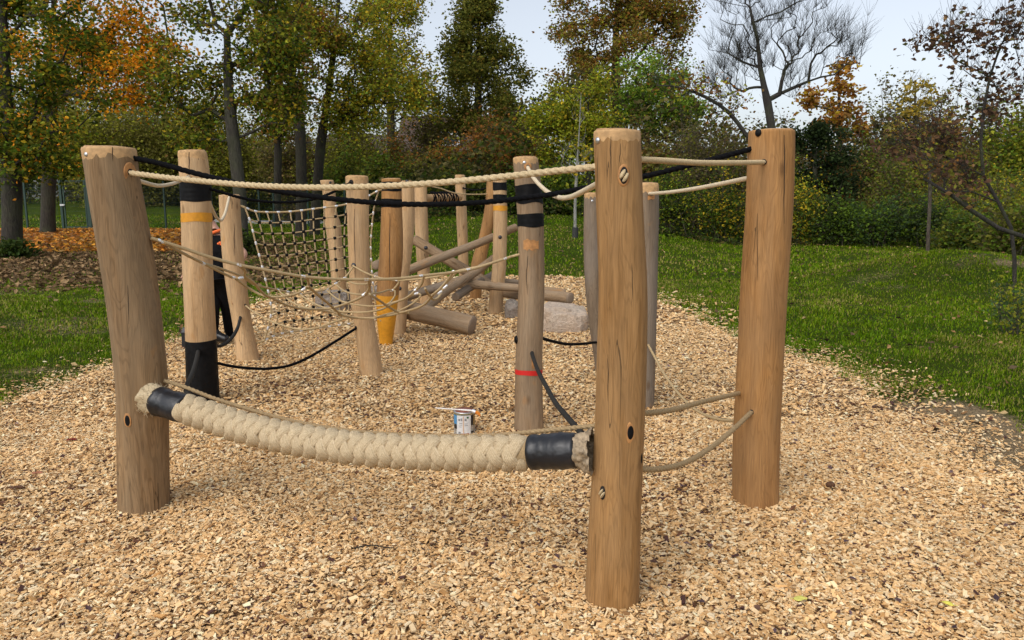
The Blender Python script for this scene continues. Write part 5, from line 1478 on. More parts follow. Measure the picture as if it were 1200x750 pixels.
def shrub(label, px, d, top_py, hw_px, pal, seed, n_leaf=4200, leaf=.11, w=None, name='shrub', cat='shrub', group='shrubs along the back of the lawn', stems=26, bark=None, sigma=None, bare=.12, rs=.016):
    """a bundle of arching shoots, each with its own leaves"""
    r = np.random.default_rng(seed + 900)
    b = P(px, 300, d); b[2] = float(zg(b[0], d))
    H = P(px, top_py, d)[2] - b[2]; Wd = hw_px / FPX * d
    e = empty(name, b, label, cat, group)
    mb = MB(); ml = MB()
    pal = np.asarray(pal, float); share = r.gamma(1.5, 1, stems); share /= share.sum()
    for k in range(stems):
        a = r.uniform(0, 6.28); q = math.sqrt(r.random())
        h = H * (1 - .55 * q ** 2) * r.uniform(.55, 1.08)
        foot = b + np.array([r.normal(0, .16) * Wd, r.normal(0, .16) * Wd, -.05])
        tip = b + np.array([math.cos(a) * q * Wd, math.sin(a) * q * Wd * .8, h])
        mid = foot * .55 + tip * .45 + np.array([-math.cos(a), -math.sin(a), 0]) * q * Wd * .16 + np.array([r.normal(0, .06), r.normal(0, .06), h * .12])
        path = catmull([foot, mid, tip], 10)
        sweep(mb, path, np.linspace(rs, rs * .3, 10), 5, cap=False)
        tips = [path]
        for t in range(4):
            m_ = r.integers(3, 9); o_ = path[m_]
            dv = np.array([r.normal(0, 1), r.normal(0, 1), r.uniform(.2, 1.1)]); dv /= np.linalg.norm(dv)
            tw = catmull([o_, o_ + dv * H * .1 + r.normal(0, .03, 3), o_ + dv * H * r.uniform(.16, .26)], 5)
            sweep(mb, tw, np.linspace(rs * .45, rs * .2, 5), 3, cap=False); tips.append(tw)
        n = int(n_leaf * share[k])
        if n < 1: continue
        allp = np.vstack([path[int(10 * bare):]] + tips[1:])
        p = allp[r.integers(0, len(allp), n)] + r.normal(0, 1, (n, 3)) * (sigma or (.05 * H + .07))
        p[:, 2] = np.maximum(p[:, 2], b[2] + .04 * r.random(n))
        ww = np.ones(len(pal)) if w is None else np.asarray(w, float)
        ww = ww * r.uniform(.25, 1.6, len(pal))
        leaf_block(ml, p, leaf, pal, ww)
    mb.build('stems', bark or BARK_TWIG, e)
    ml.build('foliage', LEAF, e, smooth_shade=False)
    return e
DKG = (.042, .065, .009); OLV = (.13, .128, .018); GRN = (.09, .14, .014); YLW = (.40, .28, .02); YGR = (.25, .255, .022); ORG_ = (.58, .22, .015); BRN = (.15, .085, .025); RST = (.25, .105, .02); LGR = (.13, .20, .025); GOLD_ = (.48, .25, .018)
# left group
tree('deciduous_tree', 'tree with a dark trunk at the left edge of the picture, ivy round its foot', (14, 20.5), [(13, 200), (8, 140), (5, 60), (0, -40)], [(20, 170, 75, 60, -.5, 1), (30, 60, 110, 80, 0, 1.3), (10, -60, 150, 80, 0, 1)], 95, 16500, .11,
     [DKG, OLV, GRN, YLW, ORG_, YGR], [3, 3, 3, 1.1, .5, 1.4], .24, .012, .42, bark=BARK, seed=11, start=.3)
tree('deciduous_tree', 'forked tree with orange autumn leaves between the left edge and the bent left post', (58, 27.5), [(57, 215), (60, 165), (58, 110), (62, 20), (70, -60)], [(150, 70, 75, 60, 0, 1.6), (60, 60, 70, 60, 0, 1), (110, -30, 120, 60, 0, 1), (40, 150, 40, 40, 0, .4)], 110, 17000, .135,
     [ORG_, (.62, .33, .02), (.74, .33, .02), OLV, YGR, GOLD_, GRN], [3.0, 2.6, 2.4, 2.2, 1.4, 1.4, 1], .23, .013, .5, bark=BARK, seed=12, start=.45)
tree('deciduous_tree', 'big dark-limbed tree with grey lower trunk behind the post by the worker', (284, 21), [(282, 240), (278, 200), (273, 160), (268, 105), (266, 40)], [(275, 20, 100, 70, 0, 1.5), (225, 90, 55, 45, 0, .7), (320, 70, 50, 60, 0, .8), (280, -70, 140, 60, 0, 1), (235, 150, 40, 25, 0, .3), (318, 125, 34, 32, 0, .5)], 130, 18000, .105,
     [DKG, OLV, YGR, YLW, BRN, GRN], [2.4, 3, 2, 1.2, 1.4, 2], .17, .012, .45, bark=BARK_GREY, seed=13, start=.38, up=.35)
tree('deciduous_tree', 'thick-trunked tree that leans left where it forks, directly right of the big dark-limbed tree', (353, 26), [(353, 240), (352, 160), (347, 115), (338, 70), (330, 0)], [(330, 40, 45, 60, 0, 1), (375, 60, 35, 40, 0, .5), (345, -40, 60, 50, 0, .6), (338, 125, 26, 34, .5, .45)], 60, 6500, .115,
     [OLV, BRN, YGR, RST, YLW], [2, 2, 1.5, 1, .8], .18, .012, .45, bark=BARK, seed=14, start=.5)
tree('slender_tree', 'slender many-stemmed tree with thin upright limbs and sparse yellow-green leaves', (369, 27), [(371, 230), (376, 170), (386, 100), (395, 20), (402, -60)], [(420, 60, 50, 70, 0, 1.4), (385, 0, 45, 70, 0, 1), (455, 110, 40, 35, 0, .6), (400, 125, 34, 36, 0, .7), (430, 140, 34, 24, 0, .4)], 125, 14500, .105,
     [YGR, YLW, OLV, LGR, BRN], [3, 1.8, 2, 1.5, .7], .17, .011, .42, bark=BARK, seed=15, start=.25, up=.5)
tree('deciduous_tree', 'thin dark-stemmed tree between the two thick trunks left of the net', (325, 34), [(325, 230), (326, 170), (328, 100), (331, 20)], [(325, 90, 30, 60, 0, 1), (335, 10, 40, 50, 0, 1), (328, 140, 36, 34, 0, .9)], 60, 8000, .13, [BRN, OLV, RST, YGR], None, .17, .012, .5, bark=BARK, seed=16)
tree('birch_like_tree', 'airy yellow-leaved tree in front of the house roof', (457, 42), [(458, 200), (458, 130), (457, 60), (456, -10)], [(457, 70, 48, 75, 0, 1.6), (460, 0, 38, 40, 0, .8), (485, 110, 38, 30, 0, .5)], 130, 15000, .145, [YGR, YLW, OLV, (.25, .17, .03), LGR], [3, 2, 2.2, 1.2, 1], .22, .013, .6, bark=BARK, seed=17, up=.4)
tree('conical_tree', 'tall dense cone-shaped dark green tree standing alone against the sky', (558, 46), [(560, 150), (561, 60), (562, -8)], [(560, 72, 84, 84, 0, 1)], 210, 30000, .17, [(.085, .09, .014), OLV, (.055, .07, .012), (.13, .12, .02), (.18, .12, .02)], [2.5, 3, 2, 1.5, .8], .3, .014, .58, 'cone', BARK, 18, start=.12, up=.5)
tree('deciduous_tree', 'largest broad-crowned brown and olive tree behind the nearest post', (724, 44), [(724, 180), (722, 110), (722, 40), (725, -30)], [(728, 60, 90, 80, 0, 1.6), (700, -10, 60, 50, 0, .8), (770, 0, 55, 55, 0, .8), (680, 110, 45, 40, 0, .4)], 200, 28000, .165, [(.19, .125, .03), OLV, BRN, RST, YGR, (.22, .16, .03)], [3, 2.6, 1.6, 1.3, 1, 1.4], .34, .014, .6, bark=BARK, seed=19)
tree('willow_like_tree', 'fresh green feathery tree directly above the gap right of the nearest post', (758, 36), [(758, 200), (759, 140), (760, 80)], [(760, 110, 52, 55, 0, 1), (800, 150, 35, 40, 0, .5)], 90, 13000, .12, [(.17, .27, .035), (.13, .2, .02), YGR, GRN], [3, 2, 1.2, 1.4], .14, .011, .4, 'vase', BARK, 20, up=.5)
tree('deciduous_tree', 'yellow-green bushy tree behind the top of the red-ringed middle post', (690, 33), [(690, 220), (688, 160), (690, 110)], [(690, 140, 46, 62, 0, 1), (650, 150, 40, 50, 0, .7)], 90, 13000, .115, [YGR, (.27, .31, .02), OLV, YLW, GRN], [3, 2.2, 2, .9, 1.4], .12, .011, .4, bark=BARK, seed=21)
twigs_len = 1.0
tree('bare_tree', 'leafless grey tree with a wide fan of fine twigs above the warm tan post', (904, 29), [(904, 220), (905, 165), (903, 142), (899, 118)], [(880, 55, 48, 60, 0, 1.6), (930, 65, 50, 60, 0, 1.3), (985, 50, 55, 34, 0, 1.0), (848, 85, 30, 55, 0, .8), (935, 5, 60, 40, 0, .7), (865, -5, 50, 45, 0, .7)], 420, 0, .1, rt=.15, tip=.0058, shape='vase', bark=BARK_DK, seed=22, start=.62, up=.05, twigs=6, shell=.15, kink=.07, seg=.5, rise=.28, leaders=16)
twigs_len = .6
tree('leaning_tree', 'leafless dark limb arching left behind the warm tan post', (935, 26), [(915, 200), (880, 165), (850, 128), (800, 103), (770, 100)], [(805, 95, 45, 20, 0, 1), (850, 115, 30, 25, 0, .6)], 60, 500, .12, [BRN, RST, YGR], None, .07, .006, .4, bark=BARK_DK, seed=23, start=.35, twigs=4, kink=.08)
tree('deciduous_tree', 'slim tree with sparse orange leaves right of the bare tree', (984, 34), [(984, 200), (984, 140), (982, 75)], [(984, 105, 34, 42, 0, 1), (1000, 145, 40, 15, 0, .4), (950, 115, 22, 10, 0, .3)], 46, 1900, .19, [(.28, .13, .03), (.33, .18, .05), RST, YLW], None, .11, .011, .32, 'cone', BARK_TWIG, 24)
tree('deciduous_tree', 'slim tree with a few pale yellow leaves at its top beyond the brown-leaved branches', (1068, 34), [(1069, 200), (1072, 130), (1073, 95)], [(1072, 115, 22, 28, 0, 1), (1105, 150, 30, 20, 0, .5), (1050, 145, 22, 22, 0, .4)], 34, 900, .18, [(.36, .27, .06), YLW, (.22, .2, .06)], None, .1, .01, .3, bark=BARK_TWIG, seed=25, twigs=2)
tree('conifer', 'dark blackish conifer right beside the warm tan post', (955, 29.5), [(955, 200), (956, 140)], [(955, 225, 66, 78, 0, 1), (925, 185, 22, 30, 0, .2), (985, 190, 25, 35, 0, .2)], 120, 11000, .12, [(.012, .022, .008), (.02, .034, .010), (.03, .045, .012)], None, .14, .011, .32, 'cone', BARK, 26, start=.1, up=-.1)
tree('young_tree', 'pale-barked young tree with whitish bare twigs just left of the nearest post', (674, 22), [(674, 240), (676, 200), (679, 150), (681, 110)], [(668, 195, 14, 22, 0, 1), (690, 180, 12, 25, 0, 1), (679, 130, 10, 25, 0, .6)], 16, 90, .1, [YLW, YGR], None, .042, .0055, .2, bark=BARK_PALE, seed=27, start=.35, twigs=2)
mb = MB(); b_ = P(674, 280, 22); b_[2] = float(zg(b_[0], 22)); sweep(mb, [b_ - [0, 0, .1], b_ + [0, 0, .32]], .085, 12)
g_o = mb.build('trunk_guard', plain('dark_guard', (.03, .03, .028), .8), [o for o in bpy.data.objects if o.name.startswith('young_tree')][0])
tree('sapling', 'thin brown-stemmed sapling standing on the lawn in front of the right-hand hedge', (1088, 18.2), [(1088, 270), (1090, 230), (1089, 190), (1093, 130)], [(1092, 180, 28, 45, 0, 1)], 20, 330, .1, [BRN, RST, OLV, YGR], None, .04, .006, .25, bark=BARK_TWIG, seed=28, start=.35, twigs=2)
# near right: small tree with large brown leaves
twigs_len = .45
tree('small_tree', 'small crooked tree at the right edge with large curled brown leaves hanging over the lawn', (1193, 12.5), [(1188, 290), (1180, 250), (1166, 232), (1152, 205), (1150, 150), (1160, 90)], [(1135, 50, 62, 40, 0, 1.3), (1165, 110, 50, 50, 0, 1.2), (1100, 160, 55, 40, 0, 1.3), (1055, 165, 40, 25, 0, .5), (1190, 40, 50, 50, 0, 1), (1100, 45, 35, 25, 0, .5), (1130, 215, 50, 25, 0, .6)], 170, 1900, .08,
     [(.11, .06, .035), (.08, .045, .03), (.16, .09, .04), (.2, .11, .03), (.09, .09, .03)], [3, 3, 2, .6, 1.2], .027, .004, .2, bark=BARK_DK, seed=29, start=.3, twigs=3, shell=.2, kink=.07, up=.15)
tree('small_tree', 'dark nearly bare limb reaching in low from beyond the right edge', (1262, 11.5), [(1240, 300), (1200, 277), (1165, 265), (1130, 240), (1105, 222), (1080, 208)], [(1090, 195, 25, 20, 0, 1), (1140, 230, 35, 20, 0, .6)], 14, 140, .085, [(.09, .05, .028), OLV, (.14, .08, .03)], None, .032, .005, .15, bark=BARK_DK, seed=30, start=.45, twigs=2, kink=.06, up=.1)
shrub('loose green twiggy bush at the right edge beside the bare dirt', 1196, 8.6, 292, 42, [(.05, .09, .03), YGR, (.08, .12, .04)], 1, 700, .045, stems=12, sigma=.09, rs=.006, group='low plants on the lawn')
shrub('small ivy-green plant at the foot of the left edge tree', 18, 19.7, 287, 24, [DKG, (.03, .055, .012), (.045, .06, .012)], 2, 1700, .1, name='ivy', cat='ivy', sigma=.12, group='low plants on the lawn')
shrub('dark tuft of ivy round the trunk behind the post by the worker', 286, 20.5, 272, 13, [DKG, (.02, .03, .008), (.04, .045, .012)], 3, 1100, .1, name='ivy', cat='ivy', sigma=.12, group='low plants on the lawn')

# shrubs, one by one from left to right
OLB = (.16, .145, .03); HB = (.115, .098, .034)
sh = [
 (-60, 42, 60, 80, [DKG, OLV, GRN], 'olive bush beyond the fence past the left edge'),
 (25, 44, 80, 60, [OLV, DKG, YGR], 'dark olive bush behind the left edge tree'),
 (95, 46, 50, 60, [OLB, OLV, (.10, .09, .025)], 'tall olive bush right above the fence gate'),
 (165, 48, 45, 55, [OLB, (.11, .1, .03), OLV, RST], 'olive and rust bush behind the top of the bent left post'),
 (215, 44, 90, 45, [OLV, (.09, .08, .02), GRN], 'olive bush behind the top of the black-footed post'),
 (262, 50, 80, 45, [OLB, BRN, OLV], 'brownish bush in the gap left of the big dark-limbed tree'),
 (310, 52, 150, 45, [OLV, YGR, GRN], 'low yellow-green bush beyond the fence between the thick trunks'),
 (352, 50, 165, 36, [DKG, OLV], 'dark low bush behind the thick trunk that leans left'),
 (405, 38, 175, 38, [(.05, .062, .014), GRN, OLV], 'dense green bush below the house, above the net'),
 (448, 36, 183, 34, [(.055, .072, .016), OLV, GRN], 'rounded green bush above the orange-footed post'),
 (492, 37, 188, 34, [(.05, .055, .018), HB, OLV], 'sparse grey-olive bush right of the orange-footed post'),
 (530, 39, 155, 38, [RST, (.12, .075, .022), OLV], 'rusty olive bush below the cone-shaped tree, left part'),
 (578, 38, 128, 42, [RST, (.14, .07, .02), BRN, OLV], 'rust-brown bush below the cone-shaped tree, right part'),
 (625, 36, 138, 38, [(.13, .07, .022), OLV, RST, GRN], 'brown and green bush above the top of the red-ringed middle post'),
 (545, 30, 195, 40, [DKG, (.05, .06, .016), OLV], 'dark bush at the foot of the bank behind the farthest posts'),
 (612, 29, 200, 36, [DKG, (.03, .045, .012), GRN], 'dark green bush at the foot of the bank beside the black bands'),
 (655, 30, 185, 30, [GRN, YGR, (.045, .07, .015)], 'green bush behind the pale-barked young tree'),
 (735, 33, 128, 40, [HB, OLV, BRN], 'dull brown bush right of the top of the nearest post'),
 (800, 33, 118, 46, [HB, (.075, .06, .03), OLV, BRN], 'grey-brown twiggy bush left of the bare tree'),
 (850, 31, 122, 40, [HB, BRN, OLV], 'brown bush under the arching leafless limb'),
 (715, 27, 200, 34, [DKG, GRN, YGR], 'dark green bush behind the nearest post'),
 (785, 26.5, 186, 42, [(.035, .055, .014), GRN, DKG, YGR], 'green bush framed between the nearest post and the warm tan post, left half'),
 (845, 26, 190, 38, [GRN, (.035, .055, .014), DKG, YLW], 'green bush with yellow leaves directly left of the warm tan post'),
 (930, 25.5, 178, 34, [(.05, .08, .018), GRN, YGR, YLW], 'yellow-dotted green bush right of the warm tan post'),
 (1000, 33, 128, 44, [HB, OLV, BRN, GRN], 'olive and brown twiggy bush below the sparse orange tree'),
 (1060, 32, 132, 44, [HB, OLV, BRN, YGR], 'brownish olive twiggy bush behind the thin sapling'),
 (1120, 31, 140, 44, [HB, OLV, BRN], 'olive-brown bush under the brown-leaved branches'),
 (1185, 30, 120, 50, [OLV, GRN, YGR], 'olive-green bush at the right edge behind the crooked tree'),
 (1250, 30, 140, 50, [OLV, HB, GRN], 'olive bush past the right edge'),
 (975, 25, 212, 34, [(.035, .06, .016), GRN, DKG], 'low green bush left of the thin sapling'),
 (1025, 24.5, 215, 36, [(.045, .08, .022), (.035, .06, .02), GRN], 'blue-green low bush close left of the thin sapling'),
 (1085, 24, 212, 34, [(.035, .055, .02), GRN, (.05, .07, .025)], 'dark blue-green bush directly behind the thin sapling'),
 (1140, 23.5, 235, 36, [(.06, .085, .03), GRN, YGR, DKG], 'pale-leaved low bush right of the thin sapling'),
 (125, 41, 90, 45, [OLB, OLV, YGR], 'olive-green bush showing between the forked tree and the bent left post'),
 (190, 42, 115, 36, [(.13, .12, .03), OLV, OLB], 'pale olive bush just right of the bent left post top'),
 (245, 43, 105, 36, [OLV, YGR, OLB], 'yellowish olive bush above the black-footed post'),
 (958, 31, 150, 36, [HB, RST, BRN], 'rusty twiggy bush behind the blackish conifer'),
 (1040, 27.5, 178, 30, [HB, OLV, GRN], 'olive brown-stemmed bush left of the thin sapling'),
 (1105, 27, 200, 34, [OLV, HB, YGR], 'olive twiggy bush right of the thin sapling'),
 (1160, 27, 175, 40, [GRN, OLV, YLW], 'green bush with yellow flecks behind the crooked tree'),
 (760, 31, 170, 34, [BRN, HB, OLV], 'brown twiggy bush in the gap right of the nearest post'),
 (900, 32, 125, 40, [HB, OLV, BRN], 'grey-brown bush hidden partly by the warm tan post'),
 (505, 44, 112, 44, [HB, (.12, .085, .03), OLV], 'twiggy brown bush in front of the brown house roof'),
 (430, 45, 122, 40, [HB, YGR, OLV], 'thin twiggy bush in front of the grey house roof'),
 (470, 41, 140, 36, [OLV, HB, RST], 'olive and rust bush below the brown house roof'),
 (375, 44, 165, 30, [OLV, YGR, HB], 'yellowish bush between the slender tree and the net'),
 (820, 29, 118, 44, [HB, (.11, .085, .05), OLV], 'tall grey twiggy bush under the bare tree'),
 (1025, 36, 100, 44, [HB, OLV, (.11, .08, .05)], 'tall brown twiggy bush right of the sparse orange tree'),
 (1140, 35, 102, 50, [HB, OLV, (.11, .07, .05)], 'tall brown thicket bush behind the brown-leaved branches'),
 (345, 42, 100, 40, [HB, OLV, (.16, .11, .04)], 'tall thin twiggy bush between the thick trunks on the left'),
 (412, 40, 105, 40, [HB, YGR, OLV], 'tall thin twiggy bush behind the slender many-stemmed tree'),
 (1235, 20, 190, 40, [OLV, GRN, YGR], 'olive bush at the right edge nearest the lawn'),
 (1170, 25, 200, 40, [OLV, (.09, .12, .03), YGR], 'fuller olive-green bush behind the dark low limb'),
 (1082, 36, 112, 44, [HB, (.13, .08, .05), OLV], 'tall thin brown bush behind the top of the thin sapling'),
 (1195, 34, 105, 44, [HB, OLV, RST], 'tall brown and olive bush at the right edge, farthest back'),
 (1182, 16.5, 232, 40, [OLV, GRN, (.1, .09, .03)], 'tangled olive bush close behind the foot of the crooked tree'),
 (1128, 19.5, 248, 36, [(.075, .11, .03), OLV, GRN], 'loose green bush standing forward on the lawn beside the thin sapling'),
 (290, 46, 105, 40, [OLV, YGR, OLB], 'yellow-olive bush directly behind the big dark-limbed tree'),
 (1200, 22.5, 240, 38, [GRN, (.045, .075, .025), DKG], 'leafy low bush behind the foot of the crooked tree'),
]
for k, (px, d_, tp_, hw, pal, lab) in enumerate(sh):
    near = d_ < 28
    twiggy = pal[0] == HB
    if twiggy: shrub(lab, px, d_, tp_, hw, pal, 40 + k, 11000 if d_ > 34 else 6500, .135 if d_ > 34 else .1, stems=54, sigma=.24, rs=.02)
    elif near: shrub(lab, px, d_, tp_, hw * 1.1, pal, 40 + k, 5200, .085, stems=30)
    else: shrub(lab, px, d_, tp_, hw * 1.15, pal, 40 + k, 13500 if px < 270 else 10000, .15, stems=40)
# the far thicket and undergrowth that read as one mass
mb = MB(); r = np.random.default_rng(5)
n = 52000
a = r.uniform(-.86, .86, n); d_ = np.where(a < -.2, r.uniform(54, 62, n), r.uniform(33, 44, n)); x = a * d_
hmax = np.where(a < -.2, 4.8, np.interp(a, [-.2, -.05, .1, .3, .45, .86], [2.4, 2.8, 5.2, 4.9, 4.6, 4.8])) * (.65 + .7 * vnoise(x, d_, .35, 91))
pos = np.stack([x, d_, zg(x, d_) + hmax * r.random(n) ** .8], -1)
leaf_block(mb, pos, .24, [DKG, (.03, .04, .012), OLV, (.06, .05, .02), HB, (.07, .06, .02)])
tag(mb.build('far_thicket', LEAF, smooth_shade=False), kind='stuff')
mb = MB(); n = 11000
a = r.uniform(-.12, .86, n); d_ = r.uniform(24.5, 30.5, n) + np.where(a < .1, 2.5, 0); x = a * d_
hmax = .65 * (.15 + 1.5 * vnoise(x, d_, .7, 92) ** 1.5)
pos = np.stack([x, d_, zg(x, d_) + hmax * r.random(n)], -1)
leaf_block(mb, pos, .12, [DKG, (.03, .045, .012), (.02, .028, .01), GRN, (.05, .05, .02), (.09, .075, .02)])
tag(mb.build('undergrowth', LEAF, smooth_shade=False), kind='stuff')

# ------------------------------------------------------------------ fence, house, lamp, traffic light
FGREEN = plain('fence_green', (.012, .045, .032), .45); FWIRE = plain('fence_wire_green', (.010, .038, .028), .5)
def fpt(px): 
    d_ = 31.0 if px < 262 else 31.0 + (px - 262) * .02
    p = P(px, 270, d_); p[2] = float(zg(p[0], d_)); return p
FE = empty('mesh_fence', fpt(40), 'long dark green wire mesh fence on posts behind the trees on the left', 'fence')
posts_px = [-75, -20, 33, 195, 250, 305, 322, 362, 405, 450]
FH = 1.85
for q in posts_px:
    p = fpt(q); mb = MB(); box(mb, p + [0, 0, FH / 2], (.06, .06, FH + .1)); box(mb, p + [0, 0, FH + .06], (.07, .07, .02)); mb.build('fence_post', FGREEN, FE, smooth_shade=False)
def panel(p0, p1, par, h0=.06, h1=FH - .02, step=.055):
    mb = MB(); L = np.linalg.norm(p1 - p0); u = (p1 - p0) / L
    M = np.stack([u, np.cross([0, 0, 1], u), [0, 0, 1.0]], 1)
    for s_ in np.arange(.05, L - .03, step):
        box(mb, p0 + u * s_ + [0, 0, (h0 + h1) / 2], (.005, .005, h1 - h0), M)
    for z in np.arange(h0, h1 + .01, .2):
        box(mb, (p0 + p1) / 2 + np.array([0, -.007, z]), (L - .02, .007, .007), M); box(mb, (p0 + p1) / 2 + np.array([0, .007, z]), (L - .02, .007, .007), M)
    return mb.build('mesh_panel', FWIRE, par, smooth_shade=False)
for a_, b_ in zip(posts_px, posts_px[1:]):
    if a_ == 33: continue
    panel(fpt(a_), fpt(b_), FE)
panel(fpt(33), fpt(71), FE); panel(fpt(112), fpt(195), FE)
GE = empty('fence_gate', fpt(92), 'green wire mesh gate in a tube frame just left of the bent left post', 'gate')
for q, w_ in ((75, .09), (107, .14)):
    p = fpt(q); mb = MB(); box(mb, p + [0, 0, 1.0], (w_, w_, 2.0)); box(mb, p + [0, 0, 2.01], (w_ + .02, w_ + .02, .02)); mb.build('gate_post', FGREEN, GE, smooth_shade=False)
g0_, g1_ = fpt(77.5), fpt(104); mb = MB()
for z in (.1, 1.93): box(mb, (g0_ + g1_) / 2 + [0, 0, z], (np.linalg.norm(g1_ - g0_), .045, .045))
for p in (g0_ + [.03, 0, 0], g1_ - [.03, 0, 0]): box(mb, p + [0, 0, 1.015], (.045, .045, 1.785))
mb.build('gate_frame', FGREEN, GE, smooth_shade=False)
panel(g0_ + [.05, 0, 0], g1_ - [.05, 0, 0], GE, .13, 1.9)
mb = MB(); box(mb, fpt(75.5) + [.05, -.09, .98], (.16, .05, .07)); box(mb, fpt(75.5) + [.12, -.13, .99], (.12, .03, .03)); mb.build('gate_handle', METAL, GE, smooth_shade=False)

ROOF = plain('roof_tiles', (.085, .056, .042), .85, noise=(3, .3)); ROOF_G = plain('roof_grey_tiles', (.10, .082, .075), .85, noise=(3, .25)); WALLM = plain('render_wall', (.26, .22, .18), .9, noise=(2, .15)); WINF = plain('window_frame_white', (.75, .75, .74), .5); GLASS = plain('window_glass', (.05, .06, .07), .08)
def tiled(mb, p00, p01, p10, p11, rows, thick=.05):
    """overlapping tile courses from eave (p00, p01) to ridge (p10, p11)"""
    for k in range(rows):
        t0, t1 = k / rows, (k + 1.12) / rows
        a0, a1 = p00 * (1 - t0) + p10 * t0, p01 * (1 - t0) + p11 * t0
        b0, b1 = p00 * (1 - t1) + p10 * t1, p01 * (1 - t1) + p11 * t1
        lift = np.array([0, 0, thick])
        V = [a0 + lift, a1 + lift, b1, b0, a0, a1]
        mb.add(V, [[0, 1, 2, 3], [4, 5, 1, 0]])
def house(label, px0, px1, ridge_py, eave_py, d, depth, roofm, win, dormer=None, name='house'):
    p0, p1 = P(px0, eave_py, d), P(px1, eave_py, d); zr = P(px0, ridge_py, d + depth / 2)[2]; ze = p0[2]
    c = np.array([(p0[0] + p1[0]) / 2, d + depth / 2, float(zg(p0[0], d))])
    W_ = p1[0] - p0[0]
    e = empty(name, c, label, 'house', 'houses beyond the trees')
    mb = MB(); box(mb, (c[0], c[1], (ze + c[2]) / 2 - .2), (W_ - .8, depth - .8, ze - c[2] + .3))
    for sx in (-1, 1):
        x_ = c[0] + sx * (W_ / 2 - .4 - .001)
        mb.add([[x_, d + .4, ze], [x_, d + depth - .4, ze], [x_, d + depth / 2, zr - .35]], [[0, 1, 2]])
    mb.build('wall', WALLM, e, smooth_shade=False)
    mb = MB()
    for y0_ in (d, d + depth):
        tiled(mb, np.array([p0[0], y0_, ze - .1]), np.array([p1[0], y0_, ze - .1]), np.array([p0[0], d + depth / 2, zr]), np.array([p1[0], d + depth / 2, zr]), 16)
    sweep(mb, [[p0[0], d + depth / 2, zr + .03], [p1[0], d + depth / 2, zr + .03]], .12, 8)
    rf = mb.build('roof', roofm, e, smooth_shade=False)
    for fx in win:
        x_ = p0[0] + fx * W_
        mb = MB(); zc = (ze + c[2]) / 2 + .3
        for sx, sz, w_, h_ in ((0, .72, 1.3, .1), (0, -.72, 1.3, .1), (-.6, 0, .1, 1.34), (.6, 0, .1, 1.34), (0, 0, .06, 1.34)): box(mb, (x_ + sx, d + .38, zc + sz), (w_, .09, h_))
        wf = mb.build('window', WINF, e, smooth_shade=False)
        mb = MB(); box(mb, (x_, d + .395, zc), (1.14, .02, 1.38)); pn = mb.build('pane', GLASS, e, smooth_shade=False); pn.parent = wf; pn.location = pn.location - wf.location
    if dormer:
        dx, dz = P(dormer, 300, d)[0], None
        mb = MB(); yb = d + depth * .16; zb = ze + (zr - ze) * .32 + .55
        box(mb, (dx, yb + .6, zb), (1.5, 1.6, 1.1)); mb.add([[dx - .9, yb - .3, zb + .55], [dx + .9, yb - .3, zb + .55], [dx + .9, yb + 1.9, zb + .8], [dx - .9, yb + 1.9, zb + .8]], [[0, 1, 2, 3]])
        dm = mb.build('dormer', WINF, e, smooth_shade=False)
        mb = MB(); box(mb, (dx, yb - .21, zb), (1.1, .04, .75)); pn = mb.build('pane', GLASS, e, smooth_shade=False); pn.parent = dm; pn.location = pn.location - dm.location
    return e
house('house with a brown tiled roof and a small white dormer below the cone-shaped tree', 462, 640, 138, 188, 64, 9, ROOF, (.15, .4, .65, .88), 528)
house('lower house with a grey-brown tiled roof behind the slender yellow-green tree', 372, 458, 160, 192, 60, 7, ROOF_G, (.2, .5, .8))

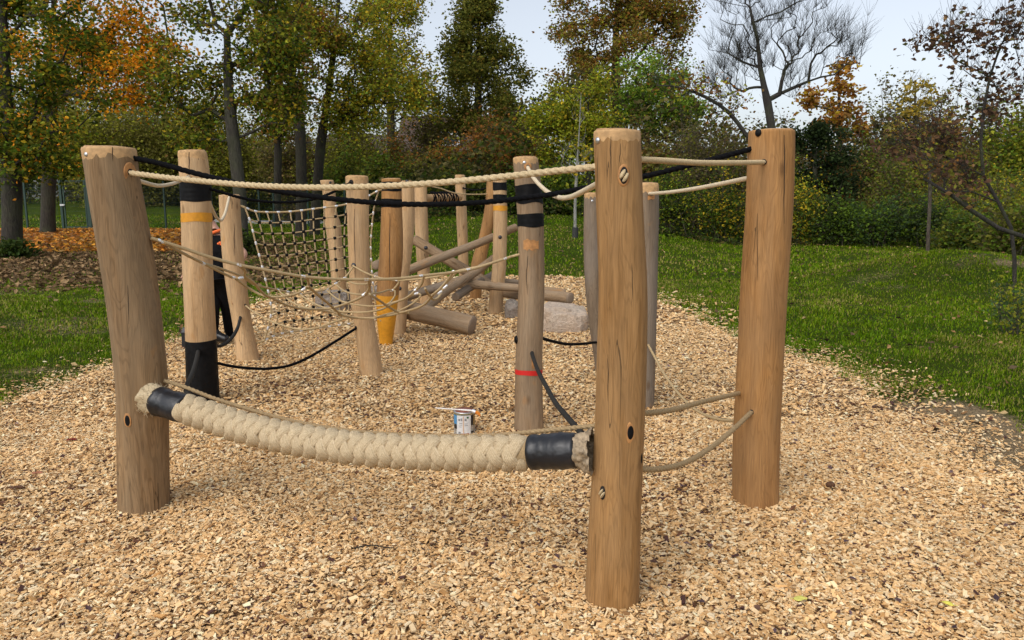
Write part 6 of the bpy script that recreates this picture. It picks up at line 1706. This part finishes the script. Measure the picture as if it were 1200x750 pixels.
LE = P(324, 262, 52); LE[2] = float(zg(LE[0], 52))
LZ = P(324, 179, 52)[2]
SE = empty('street_lamp', LE, 'pale street lamp with an upright white head seen between the trunks on the left', 'street lamp')
mb = MB(); sweep(mb, [LE - [0, 0, .1], LE + [0, 0, 1.0], [LE[0], LE[1], LZ]], [.09, .07, .05], 12); mb.build('pole', plain('lamp_pole_grey', (.14, .15, .14), .6, .3), SE)
mb = MB(); sweep(mb, [[LE[0], LE[1], LZ], [LE[0], LE[1], LZ + .08], [LE[0], LE[1], LZ + .1], [LE[0], LE[1], LZ + .75], [LE[0], LE[1], LZ + .8]], [.07, .13, .14, .15, .11], 16); mb.build('lamp_head', plain('lamp_white', (.78, .79, .78), .4), SE)
mb = MB(); sweep(mb, [[LE[0] - .62, LE[1] - .1, LZ + .16], [LE[0] + .3, LE[1] - .1, LZ + .2]], .035, 8); mb.build('cross_arm', plain('lamp_arm_white', (.6, .61, .6), .5), SE)
TE = P(360.5, 262, 50); TE[2] = float(zg(TE[0], 50))
TT = empty('traffic_light', TE, 'black three-lens traffic light on a pole between the two thick trunks', 'traffic light')
zt = P(360, 172, 50)[2]
mb = MB(); sweep(mb, [TE - [0, 0, .1], [TE[0], TE[1], zt + .4]], .07, 10); mb.build('pole', plain('signal_pole_grey', (.2, .21, .2), .6), TT)
mb = MB(); box(mb, (TE[0] + .2, TE[1], zt + .15), (.3, .22, .92)); box(mb, (TE[0] + .04, TE[1], zt + .15), (.12, .06, .06)); hs_ = mb.build('signal_housing', plain('signal_black', (.012, .012, .012), .5), TT, smooth_shade=False)
for k, nm in ((1, 'red'), (0, 'amber'), (-1, 'green')):
    q = np.array([TE[0] + .2, TE[1] - .115, zt + .15 + .29 * k]); mb = MB(); ellipsoid(mb, q, (.1, .02, .1), None, 16, 8)
    lens = mb.build('lens', plain('lens_dark_' + nm, {'red': (.05, .01, .01), 'amber': (.05, .035, .01), 'green': (.008, .035, .03)}[nm], .2), TT)
    a = np.linspace(0.3, np.pi - .3, 9); mb = MB(); A0 = np.stack([q[0] + .12 * np.cos(a), np.full(9, q[1] + .004), q[2] + .12 * np.sin(a)], -1); A1 = A0 - np.array([0, .17, .02])
    i = np.arange(8); mb.add(np.vstack([A0, A1, A0 * 1 + [0, 0, .012], A1 + [0, 0, .012]]), np.vstack([np.stack([i, i + 1, i + 10, i + 9], -1), np.stack([i + 18, i + 27, i + 28, i + 19], -1), np.stack([i + 9, i + 10, i + 28, i + 27], -1)])); mb.build('visor', bpy.data.materials['signal_black'], TT)
